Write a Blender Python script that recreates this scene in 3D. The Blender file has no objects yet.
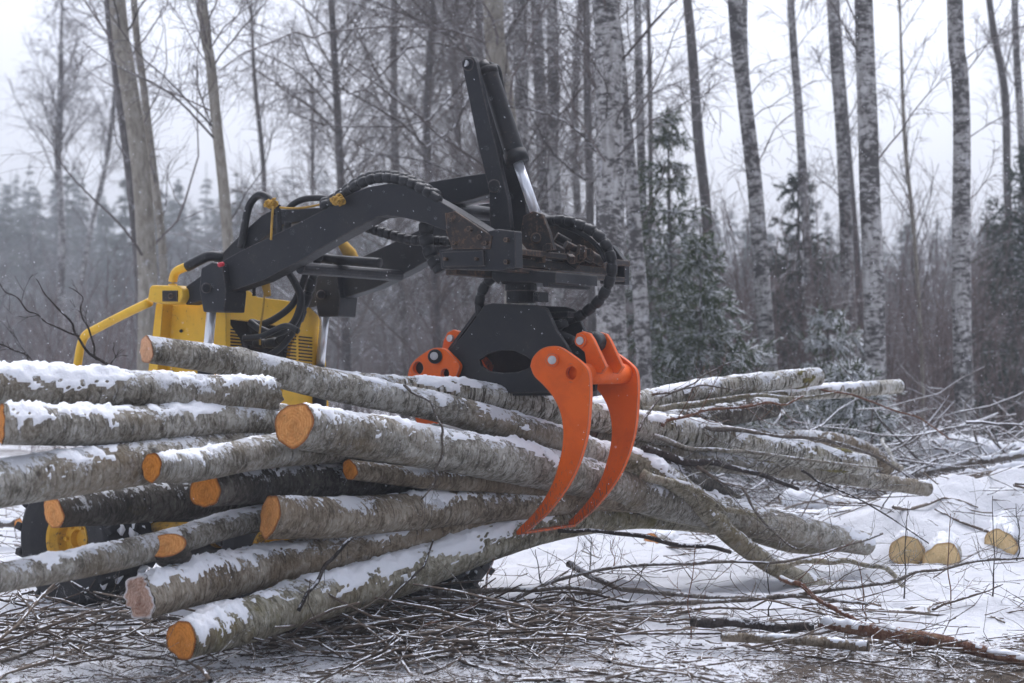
import bpy, bmesh, math, random
import numpy as np
from mathutils import Vector, Matrix

rng = np.random.default_rng(7)
random.seed(7)
sc = bpy.context.scene
COL = sc.collection
R = math.radians

# ------------------------------------------------------------------ camera
W, H = 1024, 683
F = 1707.0
HC = 0.95
HOR = 370.0
PITCH = math.atan((HOR - H / 2) / F)
cp, sp_ = math.cos(PITCH), math.sin(PITCH)
cam_d = bpy.data.cameras.new('camera')
cam = bpy.data.objects.new('camera', cam_d)
COL.objects.link(cam)
cam.location = (0, 0, HC)
cam.rotation_euler = (math.pi / 2 + PITCH, 0, 0)
cam_d.sensor_width = 36
cam_d.lens = F / W * 36
cam_d.clip_start = 0.1
cam_d.clip_end = 3000
cam_d.dof.use_dof = True
cam_d.dof.focus_distance = 6.5
cam_d.dof.aperture_fstop = 3.5
sc.camera = cam


def ray(px, py):
    x = (px - W / 2) / F
    y = (H / 2 - py) / F
    return np.array([x, cp - sp_ * y, sp_ + cp * y])


def P(px, py, D):
    r = ray(px, py)
    return np.array([0, 0, HC]) + r * (D / r[1])


def G(px, py, z=0.0):
    r = ray(px, py)
    return np.array([0, 0, HC]) + r * ((z - HC) / r[2])


def gx(px, D):
    return (px - W / 2) / F * D


# ------------------------------------------------------------------ noise (numpy value noise)
def _hash(ix, iy, iz):
    h = (ix * 374761393 + iy * 668265263 + iz * 2147483647 + 1013904223) & 0xffffffff
    h = ((h ^ (h >> 13)) * 1274126177) & 0xffffffff
    h = ((h ^ (h >> 16)) * 2246822519) & 0xffffffff
    return ((h ^ (h >> 15)) & 0xffffff) / float(0xffffff)


def vn(p):
    p = np.asarray(p, float)
    i = np.floor(p).astype(np.int64)
    f = p - i
    f = f * f * (3 - 2 * f)
    out = 0
    for dx in (0, 1):
        for dy in (0, 1):
            for dz in (0, 1):
                w = (f[..., 0] if dx else 1 - f[..., 0]) * (f[..., 1] if dy else 1 - f[..., 1]) * (f[..., 2] if dz else 1 - f[..., 2])
                out = out + w * _hash(i[..., 0] + dx, i[..., 1] + dy, i[..., 2] + dz)
    return out * 2 - 1


def fbm(p, oct=3):
    p = np.asarray(p, float)
    s, a, t = 0, 1.0, 0
    for k in range(oct):
        s = s + a * vn(p * (2 ** k) + 17.3 * k)
        t += a
        a *= 0.5
    return s / t


def nrm(v):
    return v / np.maximum(np.linalg.norm(v, axis=-1, keepdims=True), 1e-9)


def catmull(pts, n):
    pts = np.asarray(pts, float)
    m = len(pts)
    if m == 2:
        t = np.linspace(0, 1, n)[:, None]
        return pts[0] * (1 - t) + pts[1] * t
    e = np.vstack([2 * pts[0] - pts[1], pts, 2 * pts[-1] - pts[-2]])
    out = []
    u = np.linspace(0, m - 1 - 1e-6, n)
    for v in u:
        k = int(v)
        t = v - k
        a, b, c, d = e[k], e[k + 1], e[k + 2], e[k + 3]
        out.append(0.5 * (2 * b + (c - a) * t + (2 * a - 5 * b + 4 * c - d) * t * t + (3 * b - a - 3 * c + d) * t ** 3))
    return np.array(out)


# ------------------------------------------------------------------ mesh building
class MB:
    """Collects vertices, quads and triangles with two point attributes (tc: straightened coordinates, var: a random tone)."""

    def __init__(s):
        s.v, s.q, s.t, s.tc, s.var, s.n = [], [], [], [], [], 0

    def add(s, v, q=None, t=None, tc=None, var=None):
        v = np.asarray(v, float).reshape(-1, 3)
        if q is not None and len(q):
            s.q.append(np.asarray(q, np.int64).reshape(-1, 4) + s.n)
        if t is not None and len(t):
            s.t.append(np.asarray(t, np.int64).reshape(-1, 3) + s.n)
        s.v.append(v)
        s.tc.append(np.asarray(tc, float).reshape(-1, 3) if tc is not None else v)
        if var is None:
            var = 0.5
        s.var.append(np.broadcast_to(np.asarray(var, float), (len(v),)))
        s.n += len(v)

    def tubes(s, Pp, Rr, sides=3, var=None, cap=False):
        Pp = np.asarray(Pp, float)
        Rr = np.asarray(Rr, float)
        K, N, _ = Pp.shape
        if K == 0:
            return
        T = nrm(np.gradient(Pp, axis=1))
        mt = nrm(T.mean(axis=1, keepdims=True))
        ref = np.where(np.abs(mt[..., 2:3]) > 0.85, np.array([1.0, 0.13, 0]), np.array([0, 0, 1.0]))
        U = nrm(np.cross(T, np.broadcast_to(ref, T.shape)))
        V = np.cross(T, U)
        a = np.arange(sides) * 2 * math.pi / sides
        ca, sa = np.cos(a), np.sin(a)
        ring = Pp[:, :, None, :] + Rr[:, :, None, None] * (ca[None, None, :, None] * U[:, :, None, :] + sa[None, None, :, None] * V[:, :, None, :])
        seg = np.concatenate([np.zeros((K, 1)), np.cumsum(np.linalg.norm(np.diff(Pp, axis=1), axis=-1), axis=1)], axis=1)
        off = rng.random((K, 1)) * 40
        tc = np.stack([Rr[:, :, None] * ca + 0 * off[:, :, None], Rr[:, :, None] * sa + 0 * off[:, :, None],
                       np.broadcast_to((seg + off)[:, :, None], (K, N, sides))], axis=-1)
        base = (np.arange(K) * N * sides)[:, None, None]
        i = np.arange(N - 1)[None, :, None] * sides
        j = np.arange(sides)[None, None, :]
        j2 = (j + 1) % sides
        q = np.stack([base + i + j, base + i + j2, base + i + sides + j2, base + i + sides + j], axis=-1).reshape(-1, 4)
        vv = np.repeat(rng.random(K) if var is None else np.broadcast_to(var, (K,)), N * sides)
        n0 = s.n
        s.add(ring, q, None, tc, vv)
        if cap and sides >= 3:
            for k in range(K):
                for e, ii in ((0, 0), (1, N - 1)):
                    c = Pp[k, ii]
                    b = k * N * sides + ii * sides
                    tr = [[b + m, b + (m + 1) % sides, 0] for m in range(sides)]
                    tri = np.array(tr)
                    tri[:, 2] = s.n - n0
                    if e == 0:
                        tri = tri[:, [1, 0, 2]]
                    s.v.append(c[None]); s.tc.append(np.array([[0, 0, seg[k, ii] + off[k, 0]]])); s.var.append(vv[:1])
                    s.t.append(tri + n0)
                    s.n += 1

    def tube(s, path, r, sides=10, n=None, var=0.5, cap=True):
        path = np.asarray(path, float)
        if n:
            path = catmull(path, n)
        r = np.asarray(r, float)
        if r.ndim == 0:
            r = np.full(len(path), float(r))
        elif len(r) != len(path):
            r = np.interp(np.linspace(0, 1, len(path)), np.linspace(0, 1, len(r)), r)
        s.tubes(path[None], r[None], sides, np.array([var]), cap)

    def box(s, c, ax, ay, az, var=0.5):
        c, ax, ay, az = [np.asarray(x, float) for x in (c, ax, ay, az)]
        v = [c + i * ax + j * ay + k * az for i in (-1, 1) for j in (-1, 1) for k in (-1, 1)]
        q = [[0, 1, 3, 2], [4, 6, 7, 5], [0, 4, 5, 1], [2, 3, 7, 6], [0, 2, 6, 4], [1, 5, 7, 3]]
        s.add(v, q, var=var)

    def beam(s, p0, p1, w, h, up=(0, 0, 1), var=0.5):
        p0, p1 = np.asarray(p0, float), np.asarray(p1, float)
        d = p1 - p0
        L = np.linalg.norm(d)
        d = d / L
        sd = nrm(np.cross(d, np.asarray(up, float)))
        u = np.cross(sd, d)
        s.box((p0 + p1) / 2, d * L / 2, sd * w / 2, u * h / 2, var)

    def build(s, name, mat, parent=None, smooth=True, bevel=0, fixn=False):
        me = bpy.data.meshes.new(name)
        v = np.concatenate(s.v) if s.v else np.zeros((0, 3))
        q = np.concatenate(s.q) if s.q else np.zeros((0, 4), np.int64)
        t = np.concatenate(s.t) if s.t else np.zeros((0, 3), np.int64)
        me.vertices.add(len(v))
        me.vertices.foreach_set('co', v.astype(np.float32).ravel())
        nl = len(q) * 4 + len(t) * 3
        me.loops.add(nl)
        me.loops.foreach_set('vertex_index', np.concatenate([q.ravel(), t.ravel()]).astype(np.int32))
        me.polygons.add(len(q) + len(t))
        ls = np.concatenate([np.arange(len(q)) * 4, len(q) * 4 + np.arange(len(t)) * 3]).astype(np.int32)
        me.polygons.foreach_set('loop_start', ls)
        me.update(calc_edges=True)
        me.polygons.foreach_set('use_smooth', np.full(len(q) + len(t), smooth))
        a = me.attributes.new('tc', 'FLOAT_VECTOR', 'POINT')
        a.data.foreach_set('vector', np.concatenate(s.tc).astype(np.float32).ravel())
        b = me.attributes.new('var', 'FLOAT', 'POINT')
        b.data.foreach_set('value', np.concatenate(s.var).astype(np.float32))
        me.update()
        o = bpy.data.objects.new(name, me)
        COL.objects.link(o)
        me.materials.append(mat)
        if parent is not None:
            o.parent = parent
            o.matrix_parent_inverse = parent.matrix_world.inverted() if parent.type != 'EMPTY' else Matrix.Translation(-Vector(parent.location))
        if bevel:
            m = o.modifiers.new('bevel', 'BEVEL')
            m.width = bevel
            m.segments = 2
            m.limit_method = 'ANGLE'
            m.angle_limit = R(35)
        return o


def tag(o, label=None, cat=None, group=None, kind=None):
    if label:
        o['label'] = label
    if cat:
        o['category'] = cat
    if group:
        o['group'] = group
    if kind:
        o['kind'] = kind
    return o


def empty(name, loc, label, cat, group=None):
    o = bpy.data.objects.new(name, None)
    COL.objects.link(o)
    o.location = loc
    o.empty_display_size = 0.1
    return tag(o, label, cat, group)


# ------------------------------------------------------------------ materials
class NT:
    def __init__(s, name):
        s.m = bpy.data.materials.new(name)
        s.m.use_nodes = True
        s.t = s.m.node_tree
        s.t.nodes.clear()
        s.out = s.n('ShaderNodeOutputMaterial')
        s.b = s.n('ShaderNodeBsdfPrincipled')
        s.l(s.b.outputs[0], s.out.inputs[0])

    def n(s, t, **k):
        x = s.t.nodes.new(t)
        for a, b in k.items():
            setattr(x, a, b)
        return x

    def l(s, a, b):
        s.t.links.new(a, b)

    def attr(s, name, sock='Vector'):
        return s.n('ShaderNodeAttribute', attribute_name=name).outputs[sock]

    def obj(s):
        return s.n('ShaderNodeTexCoord').outputs['Object']

    def scale(s, vec, sc):
        m = s.n('ShaderNodeMapping')
        s.l(vec, m.inputs[0])
        m.inputs['Scale'].default_value = sc
        return m.outputs[0]

    def noise(s, vec, scale=5, detail=4, rough=0.6, dist=0):
        x = s.n('ShaderNodeTexNoise')
        x.inputs['Scale'].default_value = scale
        x.inputs['Detail'].default_value = detail
        x.inputs['Roughness'].default_value = rough
        x.inputs['Distortion'].default_value = dist
        if vec is not None:
            s.l(vec, x.inputs['Vector'])
        return x.outputs[0]

    def voro(s, vec, scale=5, feat='F1'):
        x = s.n('ShaderNodeTexVoronoi')
        x.feature = feat
        x.inputs['Scale'].default_value = scale
        s.l(vec, x.inputs['Vector'])
        return x.outputs[0]

    def ramp(s, fac, stops, interp='LINEAR'):
        x = s.n('ShaderNodeValToRGB')
        cr = x.color_ramp
        cr.interpolation = interp
        while len(cr.elements) < len(stops):
            cr.elements.new(0.5)
        for e, (p, c) in zip(cr.elements, stops):
            e.position = p
            e.color = (*c, 1) if hasattr(c, '__len__') else (c, c, c, 1)
        s.l(fac, x.inputs[0])
        return x.outputs[0]

    def mix(s, fac, a, b):
        x = s.n('ShaderNodeMix', data_type='RGBA')
        for i, v in ((0, fac), (6, a), (7, b)):
            if hasattr(v, 'is_linked') or isinstance(v, bpy.types.NodeSocket):
                s.l(v, x.inputs[i])
            else:
                x.inputs[i].default_value = v if i == 0 else (*v, 1)
        return x.outputs[2]

    def math(s, op, a, b=None, clamp=False):
        x = s.n('ShaderNodeMath', operation=op, use_clamp=clamp)
        for i, v in ((0, a), (1, b)):
            if v is None:
                continue
            if isinstance(v, bpy.types.NodeSocket):
                s.l(v, x.inputs[i])
            else:
                x.inputs[i].default_value = v
        return x.outputs[0]

    def nz(s):
        g = s.n('ShaderNodeNewGeometry')
        x = s.n('ShaderNodeSeparateXYZ')
        s.l(g.outputs['Normal'], x.inputs[0])
        return x.outputs[2]

    def bump(s, h, strength=0.5, dist=0.01):
        x = s.n('ShaderNodeBump')
        x.inputs['Strength'].default_value = strength
        x.inputs['Distance'].default_value = dist
        s.l(h, x.inputs['Height'])
        s.l(x.outputs[0], s.b.inputs['Normal'])

    def set(s, col=None, rough=None, metal=None, spec=None):
        for k, v in (('Base Color', col), ('Roughness', rough), ('Metallic', metal), ('Specular IOR Level', spec)):
            if v is None:
                continue
            if isinstance(v, bpy.types.NodeSocket):
                s.l(v, s.b.inputs[k])
            else:
                s.b.inputs[k].default_value = (*v, 1) if hasattr(v, '__len__') else v
        return s.m


def snow_on(k, col, amount, scale=60, vec=None):
    """white where the surface faces up, broken by noise; amount 0..1"""
    n = k.noise(vec if vec is not None else k.obj(), scale, 3, 0.6)
    f = k.math('ADD', k.nz(), k.math('MULTIPLY', k.math('SUBTRACT', n, 0.5), 2.2))
    f = k.ramp(f, [(max(0.0, 0.93 - amount * 0.9), 0.0), (min(1.0, 0.93 - amount * 0.9 + 0.14), 1.0)])
    return k.mix(f, col, (0.82, 0.84, 0.88))


def m_bark(name, dark, mid, light, moss=0.3, frost=0.25, birch=0.0):
    k = NT(name)
    tc = k.attr('tc')
    var = k.attr('var', 'Fac')
    st = k.scale(tc, (0.8, 0.8, 1.25))
    n1 = k.noise(st, 40, 8, 0.78, 0.9)
    n2 = k.noise(k.scale(tc, (1, 1, 0.6)), 8, 5, 0.65)
    n3 = k.noise(k.scale(tc, (0.7, 0.7, 1.6)), 170, 4, 0.7)
    v1 = k.voro(k.scale(tc, (0.8, 0.8, 1.2)), 34)
    base = k.ramp(k.math('ADD', k.math('MULTIPLY', n1, 0.62), k.math('MULTIPLY', n2, 0.38)), [(0.415, dark), (0.49, mid), (0.565, light)])
    # pale lichen discs, crowded in some places
    disc = k.ramp(k.math('ADD', v1, k.math('MULTIPLY', k.math('SUBTRACT', n3, 0.5), 0.8)), [(0.16, 1.0), (0.3, 0.0)])
    gate = k.ramp(n2, [(0.46, 0.0), (0.6, 1.0)])
    base = k.mix(k.math('MULTIPLY', disc, k.math('MULTIPLY', gate, 0.8)), base, [min(1, c * 1.5) for c in light])
    # brown weathered stretches
    br = k.ramp(k.noise(k.scale(tc, (1, 1, 0.4)), 4.5, 4, 0.65), [(0.47, 0.0), (0.66, 1.0)])
    base = k.mix(k.math('MULTIPLY', br, 0.6), base, (mid[0] * 0.82, mid[1] * 0.66, mid[2] * 0.48))
    # dark lenticels and cracks running round the stem
    blot = k.ramp(k.noise(k.scale(tc, (0.55, 0.55, 3.6)), 22, 6, 0.72, 0.3), [(0.565 - 0.04 * birch, 0.0), (0.61 - 0.04 * birch, 1.0)])
    base = k.mix(k.math('MULTIPLY', blot, 0.65 + 0.3 * birch), base, [c * 0.4 for c in dark])
    kn = k.ramp(k.math('ADD', k.voro(tc, 6.5), k.math('MULTIPLY', n3, 0.06)), [(0.07, 1.0), (0.13, 0.0)])
    base = k.mix(k.math('MULTIPLY', kn, 0.85), base, (0.035, 0.022, 0.014))
    # moss and lichen patches
    mo = k.ramp(k.noise(tc, 5.5, 5, 0.7, 0.5), [(0.66 - 0.2 * moss, 0.0), (0.82 - 0.2 * moss, 1.0)])
    base = k.mix(k.math('MULTIPLY', mo, k.math('ADD', k.math('MULTIPLY', n3, 0.8), 0.2)), base, (0.2, 0.17, 0.045))
    # overall tone of each stem
    base = k.mix(k.math('MULTIPLY', var, 0.4), base, [dark[0] * 0.8, dark[1] * 0.68, dark[2] * 0.5])
    fr = k.ramp(k.noise(k.scale(tc, (0.8, 0.8, 1.4)), 30, 7, 0.8, 0.5), [(0.62 - 0.16 * frost, 0.0), (0.74 - 0.16 * frost, 1.0)])
    base = k.mix(k.math('MULTIPLY', fr, 0.75 * min(1, frost * 2.2)), base, (0.66, 0.68, 0.72))
    # powder snow caught on the upper and windward side
    g_ = k.n('ShaderNodeNewGeometry'); sx = k.n('ShaderNodeSeparateXYZ'); k.l(g_.outputs['Normal'], sx.inputs[0])
    face = k.math('SUBTRACT', k.math('MULTIPLY', sx.outputs[2], 0.34), k.math('MULTIPLY', sx.outputs[1], 0.16))
    pw = k.math('ADD', face, k.math('ADD', k.noise(tc, 55, 5, 0.75, 0.4), k.math('MULTIPLY', k.math('SUBTRACT', k.noise(tc, 7, 3, 0.6), 0.5), 1.1)))
    pw = k.ramp(pw, [(0.855 - 0.16 * frost, 0.0), (0.93 - 0.16 * frost, 1.0)])
    base = k.mix(k.math('MULTIPLY', pw, 0.9), base, (0.76, 0.78, 0.82))
    k.bump(k.math('ADD', n1, k.math('MULTIPLY', n3, 0.5)), 0.9, 0.014)
    return k.set(base, 0.85, spec=0.25)


M = {}
M['alder'] = m_bark('alder_bark', (0.1, 0.088, 0.068), (0.29, 0.268, 0.222), (0.52, 0.5, 0.45), 0.16, 0.3)
M['alder_mossy'] = m_bark('mossy_bark', (0.09, 0.08, 0.055), (0.26, 0.235, 0.165), (0.48, 0.45, 0.36), 0.6, 0.25)
M['alder_dark'] = m_bark('dark_bark', (0.035, 0.031, 0.027), (0.09, 0.08, 0.068), (0.2, 0.185, 0.16), 0.25, 0.2)
M['alder_brown'] = m_bark('brown_bark', (0.105, 0.082, 0.056), (0.28, 0.228, 0.165), (0.45, 0.395, 0.315), 0.2, 0.2)
M['birch_log'] = m_bark('birch_log_bark', (0.14, 0.12, 0.085), (0.42, 0.405, 0.35), (0.72, 0.71, 0.66), 0.5, 0.25, 1.0)
M['branch'] = m_bark('branch_bark', (0.07, 0.058, 0.05), (0.15, 0.125, 0.105), (0.26, 0.235, 0.21), 0.25, 0.15)
M['branch_red'] = m_bark('red_branch_bark', (0.1, 0.045, 0.03), (0.2, 0.09, 0.055), (0.3, 0.19, 0.13), 0.35, 0.05)
M['branch_black'] = m_bark('black_branch_bark', (0.02, 0.016, 0.015), (0.045, 0.036, 0.033), (0.09, 0.075, 0.07), 0.0, 0.08)


def m_trunk(name, dark, mid, light, birch):
    """standing trunks: birch has white papery bark with black plates, aspen and alder are plain"""
    k = NT(name)
    tc = k.attr('tc')
    n1 = k.noise(k.scale(tc, (1, 1, 0.35)), 22, 5, 0.65, 0.4)
    base = k.ramp(n1, [(0.3, dark), (0.5, mid), (0.7, light)])
    if birch:
        pl = k.math('ADD', k.noise(k.scale(tc, (0.7, 0.7, 1.5)), 17, 9, 0.76, 0.3), k.math('MULTIPLY', k.math('SUBTRACT', k.noise(k.scale(tc, (1, 1, 0.6)), 2.2, 2, 0.5), 0.5), 0.45))
        f = k.ramp(pl, [(0.475, 0.0), (0.545, 1.0)])
        base = k.mix(k.math('MULTIPLY', f, 0.9), base, (0.045, 0.04, 0.039))
        ln = k.ramp(k.noise(k.scale(tc, (1, 1, 6)), 9, 3, 0.6), [(0.6, 0.0), (0.66, 1.0)])
        base = k.mix(k.math('MULTIPLY', ln, 0.7), base, (0.05, 0.045, 0.043))
    else:
        sc_ = k.ramp(k.noise(k.scale(tc, (1, 1, 2.5)), 7, 4, 0.7), [(0.6, 0.0), (0.7, 1.0)])
        base = k.mix(k.math('MULTIPLY', sc_, 0.6), base, [c * 0.5 for c in dark])
    sn = k.ramp(k.noise(tc, 8, 4, 0.7), [(0.62, 0.0), (0.72, 1.0)])
    base = k.mix(k.math('MULTIPLY', sn, 0.5), base, (0.6, 0.61, 0.64))
    k.bump(n1, 0.5, 0.02)
    return k.set(base, 0.9, spec=0.2)


M['birch'] = m_trunk('birch_trunk_bark', (0.2, 0.185, 0.175), (0.37, 0.357, 0.345), (0.57, 0.56, 0.55), True)
M['aspen'] = m_trunk('aspen_trunk_bark', (0.14, 0.12, 0.095), (0.25, 0.225, 0.185), (0.36, 0.335, 0.29), False)
M['greytrunk'] = m_trunk('grey_trunk_bark', (0.06, 0.054, 0.052), (0.11, 0.1, 0.096), (0.2, 0.185, 0.18), False)


def m_twig(name, a, b, c, snow=0.25, sscale=30):
    k = NT(name)
    var = k.attr('var', 'Fac')
    n = k.noise(k.obj(), 14, 3, 0.6)
    f = k.math('ADD', k.math('MULTIPLY', var, 0.7), k.math('MULTIPLY', n, 0.3))
    col = k.ramp(f, [(0.12, a), (0.5, b), (0.9, c)])
    if snow:
        col = snow_on(k, col, snow, sscale)
    return k.set(col, 0.85, spec=0.2)


M['twig'] = m_twig('bare_twigs', (0.045, 0.036, 0.034), (0.085, 0.068, 0.064), (0.15, 0.125, 0.118), 0.22, 9)
M['twig_dark'] = m_twig('dark_twigs', (0.045, 0.036, 0.033), (0.085, 0.068, 0.063), (0.15, 0.125, 0.117), 0.18, 9)
M['twig_brown'] = m_twig('brown_twigs', (0.075, 0.06, 0.053), (0.135, 0.112, 0.1), (0.23, 0.2, 0.18), 0.22, 9)
M['twig_red'] = m_twig('reddish_twigs', (0.07, 0.05, 0.047), (0.125, 0.09, 0.083), (0.21, 0.16, 0.148), 0.16, 9)
M['litter'] = m_twig('brush_twigs', (0.045, 0.033, 0.025), (0.115, 0.086, 0.066), (0.24, 0.2, 0.165), 0.02, 25)
M['far'] = m_twig('far_wood_bark', (0.05, 0.045, 0.045), (0.09, 0.082, 0.08), (0.2, 0.19, 0.185), 0.1, 2)
M['needle'] = m_twig('spruce_needles', (0.014, 0.027, 0.017), (0.026, 0.044, 0.027), (0.046, 0.066, 0.036), 0.12, 6)
M['needle_laden'] = m_twig('snow_laden_needles', (0.03, 0.045, 0.02), (0.055, 0.075, 0.03), (0.1, 0.115, 0.042), 0.78, 7)
M['needle_far'] = m_twig('far_spruce_needles', (0.018, 0.026, 0.016), (0.03, 0.042, 0.024), (0.05, 0.06, 0.034), 0)
M['needle_snowy'] = m_twig('snowy_spruce_needles', (0.026, 0.045, 0.02), (0.05, 0.075, 0.03), (0.1, 0.115, 0.042), 0.4, 14)


def m_snow(name, sparkle=True):
    k = NT(name)
    n = k.noise(k.obj(), 45, 5, 0.7)
    n2 = k.noise(k.obj(), 260, 3, 0.6)
    col = k.mix(n, (0.76, 0.78, 0.83), (0.88, 0.89, 0.91))
    k.bump(k.math('ADD', n, k.math('MULTIPLY', n2, 0.35)), 0.55, 0.012)
    k.b.inputs['Subsurface Weight'].default_value = 0.15
    k.b.inputs['Subsurface Radius'].default_value = (0.02, 0.025, 0.03)
    k.b.inputs['Subsurface Scale'].default_value = 0.5
    return k.set(col, 0.7, spec=0.3)


M['snow'] = m_snow('fresh_snow')


def m_ground():
    k = NT('snowy_ground')
    g = k.n('ShaderNodeNewGeometry').outputs['Position']
    lit = k.attr('var', 'Fac')
    n1 = k.noise(g, 2.6, 6, 0.72, 0.4)
    n2 = k.noise(g, 30, 6, 0.78, 0.5)
    n3 = k.noise(g, 150, 3, 0.7)
    dirt = k.ramp(n3, [(0.3, (0.035, 0.026, 0.02)), (0.52, (0.1, 0.076, 0.057)), (0.75, (0.21, 0.17, 0.13))])
    snow = k.mix(n2, (0.72, 0.74, 0.79), (0.86, 0.87, 0.9))
    f = k.math('ADD', k.math('MULTIPLY', n2, 0.85), k.math('ADD', k.math('MULTIPLY', n1, 0.65), k.math('SUBTRACT', k.math('MULTIPLY', lit, 0.55), 0.52)))
    f = k.math('ADD', f, k.math('MULTIPLY', k.math('SUBTRACT', n3, 0.5), 0.6))
    f = k.ramp(f, [(0.53, 0.0), (0.6, 1.0)])
    k.bump(k.math('ADD', n2, k.math('MULTIPLY', n3, 0.3)), 0.8, 0.03)
    return k.set(k.mix(f, snow, dirt), 0.85, spec=0.2)


M['ground'] = m_ground()
k = NT('moss'); n_ = k.noise(k.obj(), 70, 5, 0.75); k.bump(n_, 1.0, .01); k.set(k.ramp(n_, [(0.32, (0.04, 0.034, 0.012)), (0.5, (0.13, 0.11, 0.028)), (0.68, (0.24, 0.21, 0.055))]), 0.95); M['moss'] = k.m


def m_wood(name, a, b, rim):
    k = NT(name)
    tc = k.attr('tc')        # disc coordinates in metres, z: radius share
    sep = k.n('ShaderNodeSeparateXYZ')
    k.l(tc, sep.inputs[0])
    flat = k.n('ShaderNodeCombineXYZ')
    k.l(sep.outputs[0], flat.inputs[0]); k.l(sep.outputs[1], flat.inputs[1])
    ln = k.n('ShaderNodeVectorMath', operation='LENGTH')
    off = k.n('ShaderNodeVectorMath', operation='ADD'); off.inputs[1].default_value = (0.009, 0.006, 0)
    k.l(flat.outputs[0], off.inputs[0]); k.l(off.outputs[0], ln.inputs[0])
    n = k.noise(flat.outputs[0], 22, 4, 0.6)
    rr = k.math('ADD', k.math('MULTIPLY', ln.outputs['Value'], 560), k.math('MULTIPLY', n, 14))
    w = k.math('ADD', k.math('MULTIPLY', k.math('SINE', rr), 0.5), 0.5)
    n2 = k.noise(flat.outputs[0], 60, 5, 0.75)
    col = k.mix(k.math('ADD', k.math('MULTIPLY', w, 0.3), k.math('SUBTRACT', k.math('MULTIPLY', n2, 2.4), 0.85)), a, b)
    blot = k.ramp(k.noise(flat.outputs[0], 14, 4, 0.7), [(0.5, 0.0), (0.7, 1.0)])
    col = k.mix(k.math('MULTIPLY', blot, 0.6), col, [c * 0.5 for c in a])
    heart = k.ramp(k.math('ADD', sep.outputs[2], k.math('MULTIPLY', n, 0.5)), [(0.3, 1.0), (0.55, 0.0)])
    col = k.mix(k.math('MULTIPLY', heart, 0.45), col, [c * 0.6 for c in a])
    saw = k.noise(k.scale(flat.outputs[0], (9, 0.6, 1)), 45, 3, 0.6)
    col = k.mix(k.ramp(saw, [(0.52, 0.0), (0.66, 0.55)]), col, [min(1, c * 1.35 + .03) for c in b])
    fiss = k.ramp(k.noise(k.scale(flat.outputs[0], (1, 6, 1)), 18, 3, 0.6, 1.5), [(0.66, 0.0), (0.7, 1.0)])
    col = k.mix(k.math('MULTIPLY', fiss, 0.6), col, [c * 0.3 for c in a])
    fr = k.ramp(k.math('ADD', sep.outputs[2], k.math('MULTIPLY', k.math('SUBTRACT', n2, 0.5), 0.25)), [(0.86, 0.0), (0.97, 1.0)])
    col = k.mix(fr, col, rim)
    k.bump(k.math('ADD', saw, n2), 0.4, 0.004)
    return k.set(col, 0.75, spec=0.2)


M['wood_orange'] = m_wood('orange_sawn_wood', (0.56, 0.19, 0.04), (0.84, 0.41, 0.14), (0.3, 0.1, 0.03))
M['wood_deep'] = m_wood('deep_orange_sawn_wood', (0.48, 0.145, 0.015), (0.76, 0.3, 0.05), (0.24, 0.08, 0.02))
M['wood_pink'] = m_wood('pinkish_sawn_wood', (0.6, 0.3, 0.15), (0.72, 0.42, 0.25), (0.33, 0.15, 0.08))
M['wood_pale'] = m_wood('pale_sawn_wood', (0.66, 0.45, 0.2), (0.8, 0.6, 0.34), (0.45, 0.28, 0.12))
M['wood_broken'] = m_wood('broken_wood', (0.26, 0.11, 0.06), (0.62, 0.45, 0.36), (0.7, 0.68, 0.68))
M['wood_dark'] = m_wood('weathered_wood', (0.1, 0.075, 0.055), (0.2, 0.16, 0.12), (0.06, 0.05, 0.04))


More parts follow.
